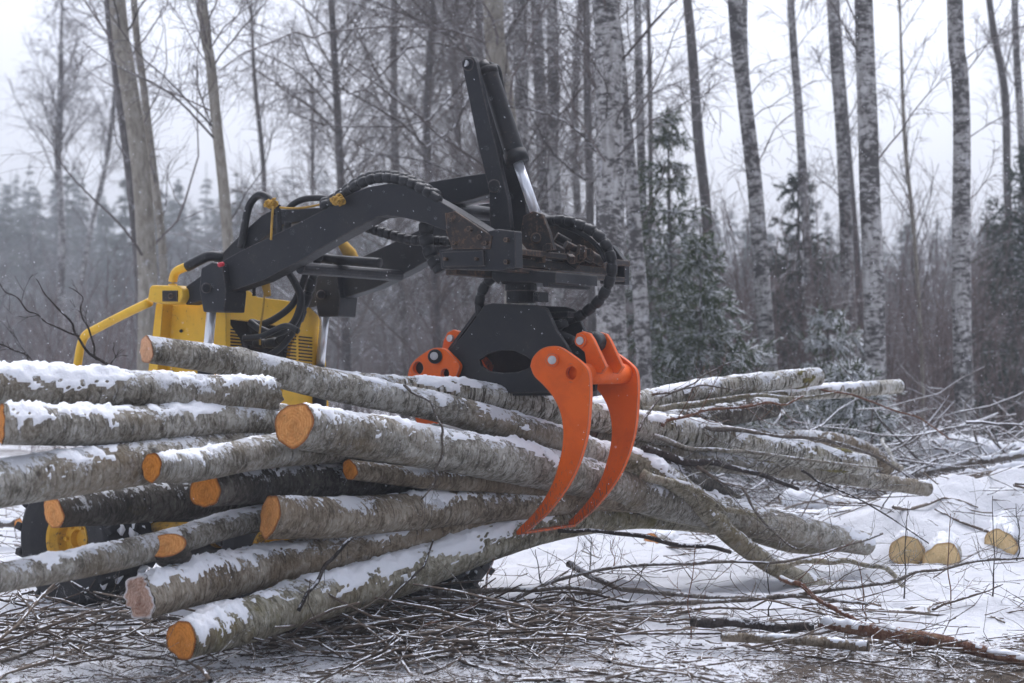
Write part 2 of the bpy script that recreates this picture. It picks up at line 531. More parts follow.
def m_paint(name, col, rough=0.45, dirt=(0.05, 0.04, 0.03), damt=0.35, chip=0.0, chipcol=(0.1, 0.06, 0.04), dust=0.2, wear=None, edge=None):
    k = NT(name)
    o = k.obj()
    n = k.noise(o, 7, 6, 0.7, 0.3)
    n2 = k.noise(o, 55, 5, 0.75)
    c = k.mix(k.math('MULTIPLY', k.ramp(n, [(0.42, 0.0), (0.72, 1.0)]), damt), col, dirt)
    if chip:
        c = k.mix(k.ramp(k.math('ADD', k.math('MULTIPLY', n2, 0.6), k.math('MULTIPLY', n, 0.4)), [(0.62 - chip * 0.2, 0.0), (0.68 - chip * 0.2, 1.0)]), c, chipcol)
    fl = k.ramp(k.noise(o, 95, 2, 0.5), [(0.7, 0.0), (0.76, 1.0)])
    if dust:
        f2 = k.math('MULTIPLY', fl, k.math('MULTIPLY', k.ramp(k.nz(), [(0.0, 0.15), (0.8, 1.0)]), dust))
        c = k.mix(f2, c, (0.75, 0.77, 0.8))
    if edge:
        bv = k.n('ShaderNodeBevel', samples=4); bv.inputs['Radius'].default_value = 0.007
        gg = k.n('ShaderNodeNewGeometry')
        dt = k.n('ShaderNodeVectorMath', operation='DOT_PRODUCT'); k.l(bv.outputs[0], dt.inputs[0]); k.l(gg.outputs['Normal'], dt.inputs[1])
        ew = k.math('SUBTRACT', 1.0, dt.outputs['Value'])
        ew = k.ramp(k.math('MULTIPLY', ew, k.math('ADD', k.math('MULTIPLY', k.noise(o, 28, 5, 0.8), 2.4), -0.75)), [(0.012, 0.0), (0.045, 1.0)])
        c = k.mix(k.math('MULTIPLY', ew, 0.8), c, edge)
    if wear:
        sz = k.n('ShaderNodeSeparateXYZ'); k.l(o, sz.inputs[0])
        wz = k.ramp(sz.outputs[2], [(wear[0], 1.0), (wear[1], 0.0)])
        scr = k.noise(k.scale(o, (2.5, 2.5, 0.5)), 60, 5, 0.8, 0.4)
        wf = k.ramp(k.math('ADD', scr, k.math('MULTIPLY', wz, 0.17)), [(0.67, 0.0), (0.73, 1.0)])
        c = k.mix(wf, c, (0.16, 0.11, 0.085))
        mud = k.ramp(k.math('ADD', k.noise(o, 13, 5, 0.75), k.math('MULTIPLY', wz, 0.1)), [(0.62, 0.0), (0.76, 0.45)])
        c = k.mix(mud, c, (0.4, 0.06, 0.012))
    k.bump(n2, 0.12, 0.004)
    rg = k.math('ADD', k.math('MULTIPLY', n2, 0.3), rough - 0.12)
    return k.set(c, rg, spec=0.3)


M['black_paint'] = m_paint('black_steel_paint', (0.0095, 0.011, 0.0145), 0.52, (0.034, 0.03, 0.028), 0.4, 0.12, (0.05, 0.04, 0.034), dust=0.45, edge=(0.13, 0.11, 0.1))
M['rusty'] = m_paint('rusty_black_steel', (0.016, 0.015, 0.015), 0.6, (0.06, 0.038, 0.026), 0.75, 0.5, (0.1, 0.06, 0.038), dust=0.3, edge=(0.2, 0.13, 0.09))
M['worn_black'] = m_paint('worn_black_steel', (0.012, 0.013, 0.015), 0.5, (0.05, 0.035, 0.027), 0.4, 0.2, (0.1, 0.06, 0.04), dust=0.35)
M['orange_paint'] = m_paint('orange_paint', (0.82, 0.125, 0.001), 0.45, (0.5, 0.065, 0.006), 0.5, 0.06, (0.25, 0.07, 0.03), dust=0.3, wear=(.35, .75), edge=(0.2, 0.16, 0.14))
M['yellow_paint'] = m_paint('yellow_paint', (0.8, 0.47, 0.03), 0.42, (0.45, 0.26, 0.04), 0.4, 0.12, (0.2, 0.12, 0.05), dust=0.35, edge=(0.2, 0.13, 0.07))
M['rim_yellow'] = m_paint('dirty_yellow_paint', (0.66, 0.36, 0.025), 0.5, (0.12, 0.075, 0.03), 0.8, 0.4, (0.08, 0.05, 0.03), dust=0.3)
M['hose'] = m_paint('black_hose_rubber', (0.011, 0.0115, 0.013), 0.5, (0.06, 0.06, 0.06), 0.4, dust=0.5)
M['rubber'] = m_paint('tyre_rubber', (0.018, 0.018, 0.02), 0.75, (0.05, 0.045, 0.04), 0.5, dust=0.9)
M['recess'] = m_paint('dark_engine_bay', (0.012, 0.012, 0.013), 0.6, (0.04, 0.035, 0.03), 0.5, dust=0.1)
M['red'] = m_paint('red_plastic', (0.55, 0.03, 0.05), 0.35, damt=0.1, dust=0.2)
M['rope'] = m_paint('yellow_rope_fibre', (0.5, 0.3, 0.06), 0.9, (0.18, 0.11, 0.03), 0.8, dust=0.2)
k = NT('chrome'); k.b.inputs['Base Color'].default_value = (0.8, 0.82, 0.86, 1); k.set(rough=0.3, metal=0.55); M['chrome'] = k.m
k = NT('pin_steel'); n_ = k.noise(k.obj(), 60, 4, 0.7); k.set(k.mix(n_, (0.3, 0.3, 0.3), (0.62, 0.62, 0.64)), 0.45, 0.5); M['pin'] = k.m

# ------------------------------------------------------------------ world, light
w = bpy.data.worlds.new('World')
sc.world = w
w.use_nodes = True
nt = w.node_tree
bg = nt.nodes['Background']
sky = nt.nodes.new('ShaderNodeTexSky')
sky.sky_type = 'NISHITA'
sky.sun_disc = False
SUN_EL, SUN_AZ = R(60), R(8)
sky.sun_elevation = SUN_EL
sky.sun_rotation = SUN_AZ
sky.dust_density = 7.0
sky.air_density = 1.0
hs = nt.nodes.new('ShaderNodeHueSaturation')
hs.inputs['Saturation'].default_value = 0.25
tint = nt.nodes.new('ShaderNodeMix'); tint.data_type = 'RGBA'; tint.blend_type = 'MULTIPLY'
tint.inputs[0].default_value = 1.0
tint.inputs[7].default_value = (0.934, 0.972, 1.105, 1)
nt.links.new(sky.outputs[0], hs.inputs['Color'])
nt.links.new(hs.outputs[0], tint.inputs[6])
nt.links.new(tint.outputs[2], bg.inputs[0])
bg.inputs[1].default_value = 0.15
sun_d = bpy.data.lights.new('sun', 'SUN')
sun_d.energy = 0.5
sun_d.angle = R(35)
sun_d.color = (1, 0.98, 0.95)
sun = bpy.data.objects.new('sun', sun_d)
COL.objects.link(sun)
sd = Vector((math.sin(SUN_AZ) * math.cos(SUN_EL), math.cos(SUN_AZ) * math.cos(SUN_EL), math.sin(SUN_EL)))
sun.rotation_euler = (-sd).to_track_quat('-Z', 'Y').to_euler()
sc.view_settings.view_transform = 'Standard'
sc.view_settings.look = 'None'
sc.view_settings.exposure = 0.62
sc.view_settings.gamma = 1.0
sc.view_settings.use_curve_mapping = False
sc.cycles.use_denoising = True
sc.cycles.max_bounces = 5
sc.cycles.diffuse_bounces = 3
sc.cycles.glossy_bounces = 2
sc.cycles.transparent_max_bounces = 4
sc.cycles.volume_bounces = 1


# ------------------------------------------------------------------ ground
MOUNDS = [(2.13, 9.1, .27, .5, .62, 8.33), (2.1, 8.15, .05, .4, .22, 7), (2.85, 9.45, .36, .5, .7, 8.75), (2.05, 10.6, .14, .9, .5, 9.6), (3.3, 12.6, .16, .8, .8, 11), (1.3, 9.0, .08, .5, .4, 8), (.9, 10.4, .1, .6, .5, 9)]


def gz(x, y):
    """height of the ground"""
    x = np.asarray(x, float); y = np.asarray(y, float)
    p = np.stack([x * 0.6, y * 0.6, 0 * x], -1)
    p2 = np.stack([x * 2.3, y * 2.3, 0 * x + 5], -1)
    far = np.clip((np.hypot(x, y) - 8) / 10, 0, 1)
    z = 0.05 * fbm(p, 2) * (0.6 + far) + 0.03 * fbm(p2, 3)
    for (mx, my, mh, sx_, sy_, y0) in MOUNDS:
        z = z + mh * np.exp(-((x - mx) / sx_) ** 2 - ((y - my) / sy_) ** 2) * np.clip((y - y0) / .3, 0, 1) ** .7
    d = np.hypot(x, y)
    z = z + np.clip((d - 60) / 300, 0, 1) ** 1.5 * 6
    return z


def make_ground():
    th = np.concatenate([np.linspace(-35, 35, 420), np.linspace(36.5, 323.5, 150)]) * math.pi / 180
    rr = np.concatenate([[0.02], np.linspace(0.6, 4.0, 18), np.linspace(4.05, 11, 260), np.geomspace(11.1, 520, 110)])
    T_, R_ = np.meshgrid(th, rr)
    x, y = R_ * np.sin(T_), R_ * np.cos(T_)
    z = gz(x, y)
    near = np.clip(1 - (R_ - 10) / 8, 0, 1)
    z = z + near * (0.034 * fbm(np.stack([x * 6, y * 6, 0 * x], -1), 4) + 0.006 * vn(np.stack([x * 40, y * 40, 0 * x], -1)))
    z = z + np.clip((R_ - 6.2) / .8, 0, 1) * np.clip(1 - (R_ - 13) / 5, 0, 1) * (.05 * np.maximum(fbm(np.stack([x * 2.6, y * 2.6, 0 * x + 3], -1), 3), -.1) + .02 * np.maximum(vn(np.stack([x * 9, y * 9, 0 * x], -1)), 0))
    nr, nth = R_.shape
    i = np.arange(nr - 1)[:, None] * nth
    j = np.arange(nth)[None, :]
    j2 = (j + 1) % nth
    q = np.stack([i + j2, i + j, i + nth + j, i + nth + j2], -1).reshape(-1, 4)[:, ::-1]
    # trampled, littered soil near the pile and in front of it
    d = y
    lit = np.clip(1 - (d - 5.3) / 1.1, 0, .5)
    lit = np.maximum(lit, np.exp(-((x + 0.6) / 1.3) ** 2 - ((d - 6.3) / .8) ** 2) * 0.7)
    lit = np.maximum(lit, np.clip((x - .3) / .6, 0, 1) * np.clip((6.0 - d) / .5, 0, .8))
    lit = np.maximum(lit, np.clip((d - 14) / 8, 0, 0.62))
    lit = np.clip(lit + 0.25 * fbm(np.stack([x, y, 0 * x], -1) * 1.1, 2), 0, 1)
    m = MB()
    m.add(np.stack([x, y, z], -1), q, var=lit.ravel())
    return tag(m.build('ground', M['ground']), kind='structure')


make_ground()


# ------------------------------------------------------------------ logs
def dref(px):
    return 5.4 + (px - 150) / 700 * 2.6


def disc(mb, ring, center, nrm_, rough=0.003, flip=False):
    """a sawn face inside RING (n,3); tc holds in-plane metres and the radius share"""
    n = len(ring)
    u = nrm(ring[0] - center)
    v = np.cross(nrm_, u)
    shares = np.array([0.25, 0.5, 0.75, 0.92, 1.0])
    pts, tcs = [center[None]], [np.zeros((1, 3))]
    for s_ in shares:
        r_ = center + (ring - center) * s_
        r_ = r_ + nrm_ * (rough * fbm(r_ * 60, 2)[:, None] + (0.002 if s_ < 1 else 0))
        pts.append(r_)
        dd = r_ - center
        tcs.append(np.stack([dd @ u, dd @ v, np.full(n, s_)], -1))
    V = np.concatenate(pts)
    tr = [[0, 1 + i, 1 + (i + 1) % n] for i in range(n)]
    q = []
    for s_ in range(len(shares) - 1):
        a = 1 + s_ * n
        for i in range(n):
            q.append([a + i, a + n + i, a + n + (i + 1) % n, a + (i + 1) % n])
    mb.add(V, q, tr, np.concatenate(tcs), 0.5)


LOGS = []


def log(label, pts, dia, bark='alder', snow=0.5, wood='wood_orange', far_wood='wood_dark', end_n=None, thick=0.02, group='logs in the grappled pile',
        knots=3, absD=False, sides=56, name='log', cat='log', lump=0.06, stubs=(), broken=False, moss_end=None):
    seed = len(LOGS) * 7.7 + 3
    wp, wr = [], []
    dia = list(dia)
    for i, p in enumerate(pts):
        D = p[2] if absD else dref(p[0]) + p[2]
        wp.append(P(p[0], p[1], D))
        d = np.interp(i / (len(pts) - 1), np.linspace(0, 1, len(dia)), dia)
        wr.append(d / 2 * D / F)
    wp = np.array(wp)
    L = np.linalg.norm(np.diff(wp, axis=0), axis=1).sum()
    n = int(max(12, min(330, L / 0.011)))
    path = catmull(np.c_[wp, wr], n)
    path, rad = path[:, :3], path[:, 3]
    s = np.linspace(0, L, n)
    path = path + 0.012 * np.stack([vn(np.stack([s * 1.3 + seed, 0 * s, 0 * s + k_], -1)) for k_ in range(3)], -1) * np.clip(s / 0.4, 0, 1)[:, None]
    T = nrm(np.gradient(path, axis=0))
    U = nrm(np.cross(T, np.array([0, 0, 1.0])))
    V = np.cross(U, T)           # points up
    a = np.arange(sides) * 2 * math.pi / sides
    dirs = np.cos(a)[None, :, None] * U[:, None, :] + np.sin(a)[None, :, None] * V[:, None, :]
    q3 = np.stack([np.cos(a)[None, :] * rad[:, None] + 0 * s[:, None], np.sin(a)[None, :] * rad[:, None], np.broadcast_to(s[:, None], (n, sides)) + seed], -1)
    rr = rad[:, None] * (1 + lump * fbm(q3 * np.array([9, 9, 3.0]), 2) + .09 * vn(q3 * np.array([7, 7, 1.2]) + 70) + 0.025 * fbm(q3 * np.array([70, 70, 30.0]), 2))
    ph1, ph2 = random.uniform(0, 6.28), random.uniform(0, 6.28)
    rr = rr * (1 + np.exp(-s / .25)[:, None] * (.07 * np.cos(2 * a + ph1) + .05 * np.cos(3 * a + ph2) + .025 * np.cos(7 * a + ph1))[None, :])
    # knots and swellings
    for _ in range(knots):
        ks, ka = random.uniform(0.15, 0.95) * L, random.uniform(-0.3, math.pi + 0.3)
        da = (a[None, :] - ka + math.pi) % (2 * math.pi) - math.pi
        rr = rr * (1 + random.uniform(0.12, 0.3) * np.exp(-((s[:, None] - ks) / 0.035) ** 2 - (da / 0.4) ** 2))
    X = path[:, None, :] + rr[..., None] * dirs
    # saw cut: slide the first ring along the axis onto the cutting plane
    if end_n is not None:
        en = nrm(np.array(end_n, float))
        c = path[0]
        m_ = 14
        fall = np.linspace(1, 0, m_) ** 1.5
        dist = ((c - X[0]) @ en) / (T[0] @ en)
        for i in range(m_):
            X[i] = X[i] + T[0] * (dist * fall[i])[:, None]
    if broken:
        jag = 0.03 * vn(np.stack([np.cos(a) * 2.2, np.sin(a) * 2.2, 0 * a + seed], -1))
        for i in range(5):
            X[i] = X[i] + T[0] * (jag * (1 - i / 5))[:, None]
    tc = np.stack([np.cos(a)[None, :] * rad[:, None] + seed * 0.0, np.sin(a)[None, :] * rad[:, None] + 0 * s[:, None], np.broadcast_to(s[:, None], (n, sides)) + seed], -1)
    i = np.arange(n - 1)[:, None] * sides
    j = np.arange(sides)[None, :]
    j2 = (j + 1) % sides
    q = np.stack([i + j, i + j2, i + sides + j2, i + sides + j], -1).reshape(-1, 4)
    mb = MB()
    mb.add(X, q, None, tc, random.uniform(0.05, 0.7))
    for (fr, ang, ln, tilt) in stubs:     # short snapped side branches
        k_ = int(fr * (n - 1))
        d0 = math.cos(ang) * U[k_] + math.sin(ang) * V[k_]
        p0 = path[k_] + d0 * rad[k_] * 0.7
        d1 = nrm(d0 + T[k_] * tilt)
        mb.tube(np.array([p0, p0 + d1 * (ln * 0.5 + rad[k_] * 0.3), p0 + d1 * (ln + rad[k_] * 0.3)]), [rad[k_] * 0.4, rad[k_] * 0.28, rad[k_] * 0.24], 10, 6, 0.5)
    o = mb.build(name, M[bark])
    tag(o, label, cat, group)
    # ends
    for e, mat in ((0, wood), (n - 1, far_wood)):
        if mat is None:
            continue
        m2 = MB()
        ring = X[e].copy()
        nn = -T[0] if e == 0 else T[-1]
        if e == 0 and end_n is not None:
            nn = nrm(np.array(end_n, float))
        rg = ring + nn * 0.0015
        if e:
            rg = rg[::-1]
        disc(m2, rg, rg.mean(0), nn, 0.004 if not broken else 0.02)
        m2.build('cut_end', M[mat], o)
    # lying snow
    if snow > 0:
        lean = nrm(np.array([-0.2, -0.55, 0.9]))
        up = dirs @ lean
        nlow = fbm(q3 * np.array([7, 7, 4.5]) + 40, 3)
        nhi = fbm(q3 * np.array([34, 34, 22.0]) + 80, 3)
        nfi = vn(q3 * np.array([110, 110, 90.0]) + 11)
        wild = 1.0 if thick < .03 else .6 if thick < .05 else .3
        h = (up - (1.06 - snow * 0.62)) * 1.25 + wild * (1.35 * nlow + 1.0 * nhi) + .3 * nfi
        h = np.where(up < -0.2, -1, h)
        h = h * np.clip(s / 0.03, 0, 1)[:, None] - (1 - np.clip(s / 0.02, 0, 1))[:, None] * 0.3
        hh = np.clip(h, 0, 1.1)
        if thick < .03:
            cap_t = thick * .5 * (hh ** 1.3) * (0.75 + 0.6 * nhi + .45 * nfi + .4 * nlow)
        elif thick < .05:
            cap_t = thick * .9 * (hh ** 0.8) * (0.75 + 0.4 * nhi + .16 * nfi + .5 * nlow)
        else:
            cap_t = thick * (hh ** 0.8) * (0.85 + 0.55 * nlow + .12 * nhi)
        inside = h <= 0
        off = np.where(inside, -0.004, np.maximum(cap_t, 0.0005))
        upv = np.array([0, 0, 1.0])
        S = path[:, None, :] + (rr + np.where(inside, -0.004, 0.0015))[..., None] * dirs + (X - (path[:, None, :] + rr[..., None] * dirs)) \
            + np.where(inside, 0, off)[..., None] * (0.45 * dirs + 0.55 * upv)
        keep = ~(inside.ravel()[q].all(1))
        if keep.sum() > 20:
            used = np.unique(q[keep])
            remap = -np.ones(n * sides, np.int64)
            remap[used] = np.arange(len(used))
            m3 = MB()
            m3.add(S.reshape(-1, 3)[used], remap[q[keep]])
            tag(m3.build('snow_cap', M['snow'], o), kind='stuff')
    if moss_end:
        f0, f1 = moss_end
        fr2 = s / L
        hm = np.minimum((fr2 - f0) / .12, (f1 - fr2) / .05)[:, None] * .45 + 1.3 * fbm(q3 * np.array([16, 16, 9.0]) + 9, 4) - .52
        hm = np.where((fr2 < f0 - .06)[:, None], -1, hm)
        ins = hm <= 0
        S = X + np.where(ins, -.004, .002 + .006 * np.clip(hm, 0, 1) * (1 + .7 * vn(q3 * 90)))[..., None] * dirs
        keep = ~(ins.ravel()[q].all(1))
        if keep.sum() > 10:
            used = np.unique(q[keep]); remap = -np.ones(n * sides, np.int64); remap[used] = np.arange(len(used))
            m4 = MB(); m4.add(S.reshape(-1, 3)[used], remap[q[keep]]); tag(m4.build('moss', M['moss'], o), kind='stuff')
    LOGS.append(o)
    return o


TOC = lambda p: None
cam_left = (-0.45, -0.9, 0.05)
# the grappled bundle, from the top down
log('slender topmost grey log, its pale pink cut end in front of the yellow loader', [(147, 350, .45), (250, 363, .38), (350, 387, .22), (450, 412, .05), (560, 442, .0), (660, 478, .12)],
    [27, 30, 31, 30, 28, 24], 'alder', 0.05, 'wood_pink', end_n=(-.75, -.66, 0))
log('thick snow topped log at upper left, ragged reddish break under the topmost log', [(272, 394, .05), (200, 391, .1), (120, 388, .15), (0, 385, .25), (-120, 380, .3)],
    [30, 38, 42, 44, 44], 'alder', 0.72, 'wood_broken', thick=0.023, broken=True, knots=5)
log('snowy grey log with its orange end at the left picture edge, second from the top', [(2, 425, .0), (130, 424, .05), (275, 425, .1), (420, 442, .15), (540, 462, .25)],
    [40, 40, 37, 34, 30], 'alder', 0.6, 'wood_deep', thick=0.02, end_n=(-.9, -.4, 0))
log('big foremost log with a large round orange cut face and long snow patches', [(295, 425, -.3), (370, 437, -.28), (450, 452, -.25), (530, 466, -.16), (600, 481, .04), (650, 494, .04), (700, 508, 0), (780, 529, -.05), (868, 545, 0)],
    [48, 47, 45, 43, 40, 36, 30, 22], 'alder', 0.56, 'wood_orange', thick=0.02, end_n=(-.5, -.85, .05), knots=4)
log('short visible log with a small dark orange round end, beneath the second log at left', [(152, 467, -.15), (200, 462, -.13), (280, 449, -.1), (380, 447, 0), (500, 462, .12)],
    [28, 31, 32, 30, 28], 'alder', 0.3, 'wood_deep', end_n=(-.6, -.8, 0), stubs=((.06, 1.9, .03, -.8),))
log('thick lichen spotted grey log from the left picture edge below the two snowy logs', [(-120, 508, .05), (0, 483, .0), (120, 465, .0), (245, 448, .08), (330, 441, .2), (430, 446, .25)],
    [50, 48, 44, 38, 34, 30], 'alder', 0.3, 'wood_orange', thick=0.016)
log('dark snowy log whose half hidden orange end shows in front of the tyre', [(54, 512, .25), (120, 504, .25), (220, 494, .25), (320, 482, .25), (440, 478, .25), (540, 492, .25)],
    [36, 38, 38, 36, 34, 30], 'alder_dark', 0.35, 'wood_orange', end_n=(-.7, -.7, -.1))
log('nearly black log with a rough deep orange end in the middle of the pile', [(206, 490, -.02), (300, 482, .1), (420, 476, .15), (540, 490, .2)],
    [38, 38, 34, 30], 'alder_dark', 0.15, 'wood_deep', end_n=(-.45, -.9, 0), lump=.12)
log('thin log with a small orange end peeping out beneath the big foremost log', [(350, 470, -.16), (450, 480, -.12), (540, 490, 0), (640, 505, .1)],
    [21, 22, 20, 18], 'alder_brown', 0.2, 'wood_deep', end_n=(-.6, -.8, 0))
log('brownish log with an angled orange end and a snow stripe, directly under the foremost log', [(270, 516, -.22), (330, 518, -.2), (420, 513, -.12), (500, 508, 0), (600, 500, .1), (690, 508, .1)],
    [43, 41, 36, 33, 28, 24], 'alder_brown', 0.42, 'wood_orange', thick=0.016, end_n=(-.85, -.5, .15))
o = log('frosty pole from the lower left picture edge with an oval orange cut on its side', [(-80, 596, .0), (0, 578, .0), (90, 560, .0), (170, 543, .02), (262, 518, .1), (350, 512, .2), (450, 506, .25)],
        [30, 30, 30, 29, 28, 26, 24], 'alder', 0.5, 'wood_orange', thick=0.012)
mb = MB()
c0 = P(166, 545.5, dref(167) - .078)
en = nrm(np.array([-.1, -.85, .52]))
ang = np.arange(28) * 2 * math.pi / 28
uu = nrm(np.array([1, -.05, .12])); vv = nrm(np.cross(uu, en)); uu = np.cross(en, vv)
ring = c0 + np.outer(np.cos(ang), uu) * .066 + np.outer(np.sin(ang), -vv) * .041
disc(mb, ring, c0, en)
mb.build('side_cut', M['wood_orange'], o)
mb = MB()
bk = ring * .9 + c0 * .1 - en * .09
qq = [[i, (i + 1) % 28, 28 + (i + 1) % 28, 28 + i] for i in range(28)]
mb.add(np.concatenate([ring * 1.0 + en * .0005, bk * 1.0]), qq)
mb.build('side_stub', M['alder_dark'], o)
log('snow crusted log with a broken reddish end, lower left of the pile', [(141, 597, -.1), (200, 581, -.08), (270, 563, -.05), (400, 536, 0), (520, 506, .12), (600, 492, .2)],
    [46, 45, 43, 38, 32, 28], 'alder_brown', 0.62, 'wood_broken', thick=0.022, broken=True, end_n=(-.7, -.7, 0))
log('lowest log of the pile, round deep orange end and thick snow on top', [(182, 640, -.28), (240, 622, -.26), (300, 601, -.24), (400, 572, -.14), (520, 530, .08), (590, 515, .22), (650, 512, .26), (715, 520, .26)],
    [41, 46, 46, 42, 37, 34, 30, 26], 'alder_mossy', 0.6, 'wood_deep', thick=0.024, end_n=(-.62, -.78, 0), stubs=((.13, -.4, .01, 0),))
# right-hand, far halves
log('mossy log directly under the grapple frame with a knee and a yellow mossy right end', [(320, 380, .42), (400, 390, .22), (480, 398, .14), (560, 412, .16), (640, 429, .15), (700, 436, .1), (728, 440, .1), (790, 453, .1), (868, 466, .12)],
    [24, 26, 28, 30, 31, 30, 27, 26, 22], 'birch_log', 0.2, 'wood_dark', thick=0.014, knots=8, moss_end=(.86, 1.0), lump=.1)
log('pale mossy birch log rising to the right at the top of the bundle, end splintered', [(540, 417, .4), (645, 402, .38), (740, 386, .36), (820, 376, .36)],
    [25, 23, 21, 19], 'birch_log', 0.22, 'wood_dark', 'wood_pink', thick=0.012, knots=6, moss_end=(.8, .99), lump=.1)
log('thin whitish birch pole farthest back at the right of the bundle', [(640, 413, .55), (780, 393, .55), (898, 386, .55)], [16, 16, 14], 'birch_log', 0.5, 'wood_dark', thick=0.016)
log('short dark log with a blunt black end between the pale birch logs', [(600, 428, .25), (690, 420, .27), (774, 407, .27)], [24, 24, 24], 'alder_dark', 0.25, 'wood_dark')
log('stubby grey pole with a mossy collar just above the dark blunt log', [(620, 415, .42), (700, 405, .42), (782, 397, .42)], [15, 16, 16], 'alder_mossy', 0.2, 'wood_dark', moss_end=(.7, .95), lump=.12)
log('long grey log slanting down to the right out of the claws toward the brush', [(590, 432, .22), (640, 444, .22), (700, 462, .22), (800, 472, .25), (925, 488, .3)], [24, 23, 21, 18, 14], 'alder', 0.35, 'wood_dark', knots=6, lump=.12)
log('thin grey brown pole bending down at its right tip behind the kneed mossy log', [(650, 425, .38), (760, 437, .38), (830, 440, .4), (870, 452, .4), (888, 472, .4)], [17, 17, 15, 13, 11], 'alder_brown', 0.2, 'wood_dark')
o = log('crooked mossy stem curving down from the claws to the ground at right', [(560, 446, .1), (640, 464, -.02), (690, 494, -.12), (728, 535, -.2), (780, 570, -.25), (830, 588, -.25), (872, 602, -.25)],
        [26, 25, 22, 19, 17, 14, 9], 'alder_mossy', 0.25, 'wood_dark', knots=10, lump=.14)
log('grey frosted log end lying low at right beside the crooked mossy stem', [(640, 500, .1), (720, 520, .12), (800, 543, .12), (868, 540, .15)], [30, 27, 24, 16], 'alder_mossy', 0.45, 'wood_dark', knots=7, lump=.16, broken=True)
log('dim log wedged deep in the bundle between the orange tines', [(450, 432, .35), (560, 455, .3), (700, 492, .25)], [28, 28, 24], 'alder_mossy', 0.35, 'wood_dark')
log('shadowed log deep behind the foremost log, under the grapple', [(400, 462, .25), (520, 485, .22), (660, 500, .3)], [34, 34, 28], 'alder_dark', 0.2, 'wood_dark')
log('gnarled dark snag jutting right beneath the long grey log', [(640, 465, .15), (700, 480, .1), (735, 500, .1), (775, 512, .12)], [22, 20, 14, 6], 'alder_dark', 0.3, 'wood_dark', lump=.2)
# lying about the clearing
LY = 'snow covered logs lying in the clearing'
log('left one of the two pale round butts side by side under snow at right', [(907, 551, 8.35), (915, 536, 9.4), (922, 524, 10.4)], [32, 31, 30], 'alder', 0.8, 'wood_pale', group=LY, absD=True, thick=0.045, end_n=(-.15, -1, 0))
log('right one of the two pale round butts side by side under snow at right', [(942, 560, 8.2), (948, 543, 9.2), (954, 530, 10.2)], [36, 34, 32], 'alder', 0.8, 'wood_pale', group=LY, absD=True, thick=0.045, end_n=(-.1, -1, 0))
log('log butt with a pale round face and black underside near the right picture edge', [(1000, 545, 8.5), (1012, 536, 9.4), (1025, 528, 10.3)], [32, 34, 34], 'alder_dark', 0.9, 'wood_pale', group=LY, absD=True, thick=0.08, end_n=(-.5, -.9, .05))
log('grey log under a thick pillow of snow at the far right', [(925, 464, 12.6), (980, 466, 12.3), (1060, 474, 12)], [34, 34, 32], 'alder_brown', 0.8, 'wood_dark', group=LY, absD=True, thick=0.14)
log('low snow buried log in front of the far brush pile', [(780, 506, 10.6), (860, 512, 10.4), (930, 518, 10.2)], [24, 24, 20], 'alder', 0.8, 'wood_dark', group=LY, absD=True, thick=0.05, lump=.15, broken=True)
log('snow buried log ending in a torn orange splinter left of the pale butts', [(862, 520, 9.6), (800, 526, 9.7), (740, 524, 9.8)], [24, 24, 20], 'alder_dark', 0.7, 'wood_pink', group=LY, absD=True, thick=0.05, broken=True, lump=.15)
log('small cut log with an orange end seen under the bundle, out on the snow', [(651, 541, 9.3), (680, 540, 9.7), (720, 536, 10.2)], [16, 15, 14], 'alder', 0.8, 'wood_orange', group=LY, absD=True, thick=0.03, end_n=(-.3, -1, 0))
log('thin pole lying on the snow at the far left with a small orange end', [(18, 523, 9), (-40, 520, 9.2), (-120, 516, 9.4)], [9, 9, 9], 'branch', 0.5, 'wood_orange', group=LY, absD=True, end_n=(.8, -.6, 0), name='pole', cat='pole')
log('upper of the thin snowy poles stacked at the right picture edge', [(900, 478, 11.5), (970, 464, 11.2), (1050, 450, 11)], [8, 8, 7], 'branch', 0.7, None, None, group=LY, absD=True, name='pole', cat='pole', thick=.03, sides=16)
log('middle of the thin snowy poles stacked at the right picture edge', [(910, 490, 11.2), (975, 476, 11), (1050, 464, 10.8)], [9, 9, 8], 'branch', 0.75, None, None, group=LY, absD=True, name='pole', cat='pole', thick=.03, sides=16)
log('lowest of the thin snowy poles stacked at the right picture edge', [(925, 498, 10.9), (985, 487, 10.8), (1050, 478, 10.6)], [9, 9, 8], 'branch', 0.75, None, None, group=LY, absD=True, name='pole', cat='pole', thick=.03, sides=16)
log('reddish brown pole lying in the litter at lower right', [(820, 622, 5.85), (880, 631, 5.75), (950, 642, 5.6), (1040, 663, 5.4)], [10, 15, 14, 12], 'branch_red', 0.1, 'wood_dark', group=LY, absD=True, name='pole', cat='pole', sides=24)
log('peeled tan pole lying in the litter in front of the reddish one', [(722, 637, 5.7), (800, 639, 5.65), (870, 646, 5.55)], [8, 10, 9], 'alder_brown', 0.1, 'wood_dark', group=LY, absD=True, name='pole', cat='pole', sides=20)

# ------------------------------------------------------------------ loader
TH = R(33)
FW = np.array([math.cos(TH), -math.sin(TH), 0])      # forward of the loader
AX = np.array([math.sin(TH), math.cos(TH), 0])       # across it, away from the camera
ZZ = np.array([0, 0, 1.0])
OO = P(525, 290, 6.9)
EYE = np.array([0, 0, HC])


def U(px, py, a):
    """point of the upright plane along FW, a metres across"""
    r = ray(px, py)
    t = ((OO + a * AX - EYE) @ AX) / (r @ AX)
    return EYE + r * t


def UF(px, py, p0):
    """point of the upright plane across FW through p0"""
    r = ray(px, py)
    t = ((p0 - EYE) @ FW) / (r @ FW)
    return EYE + r * t


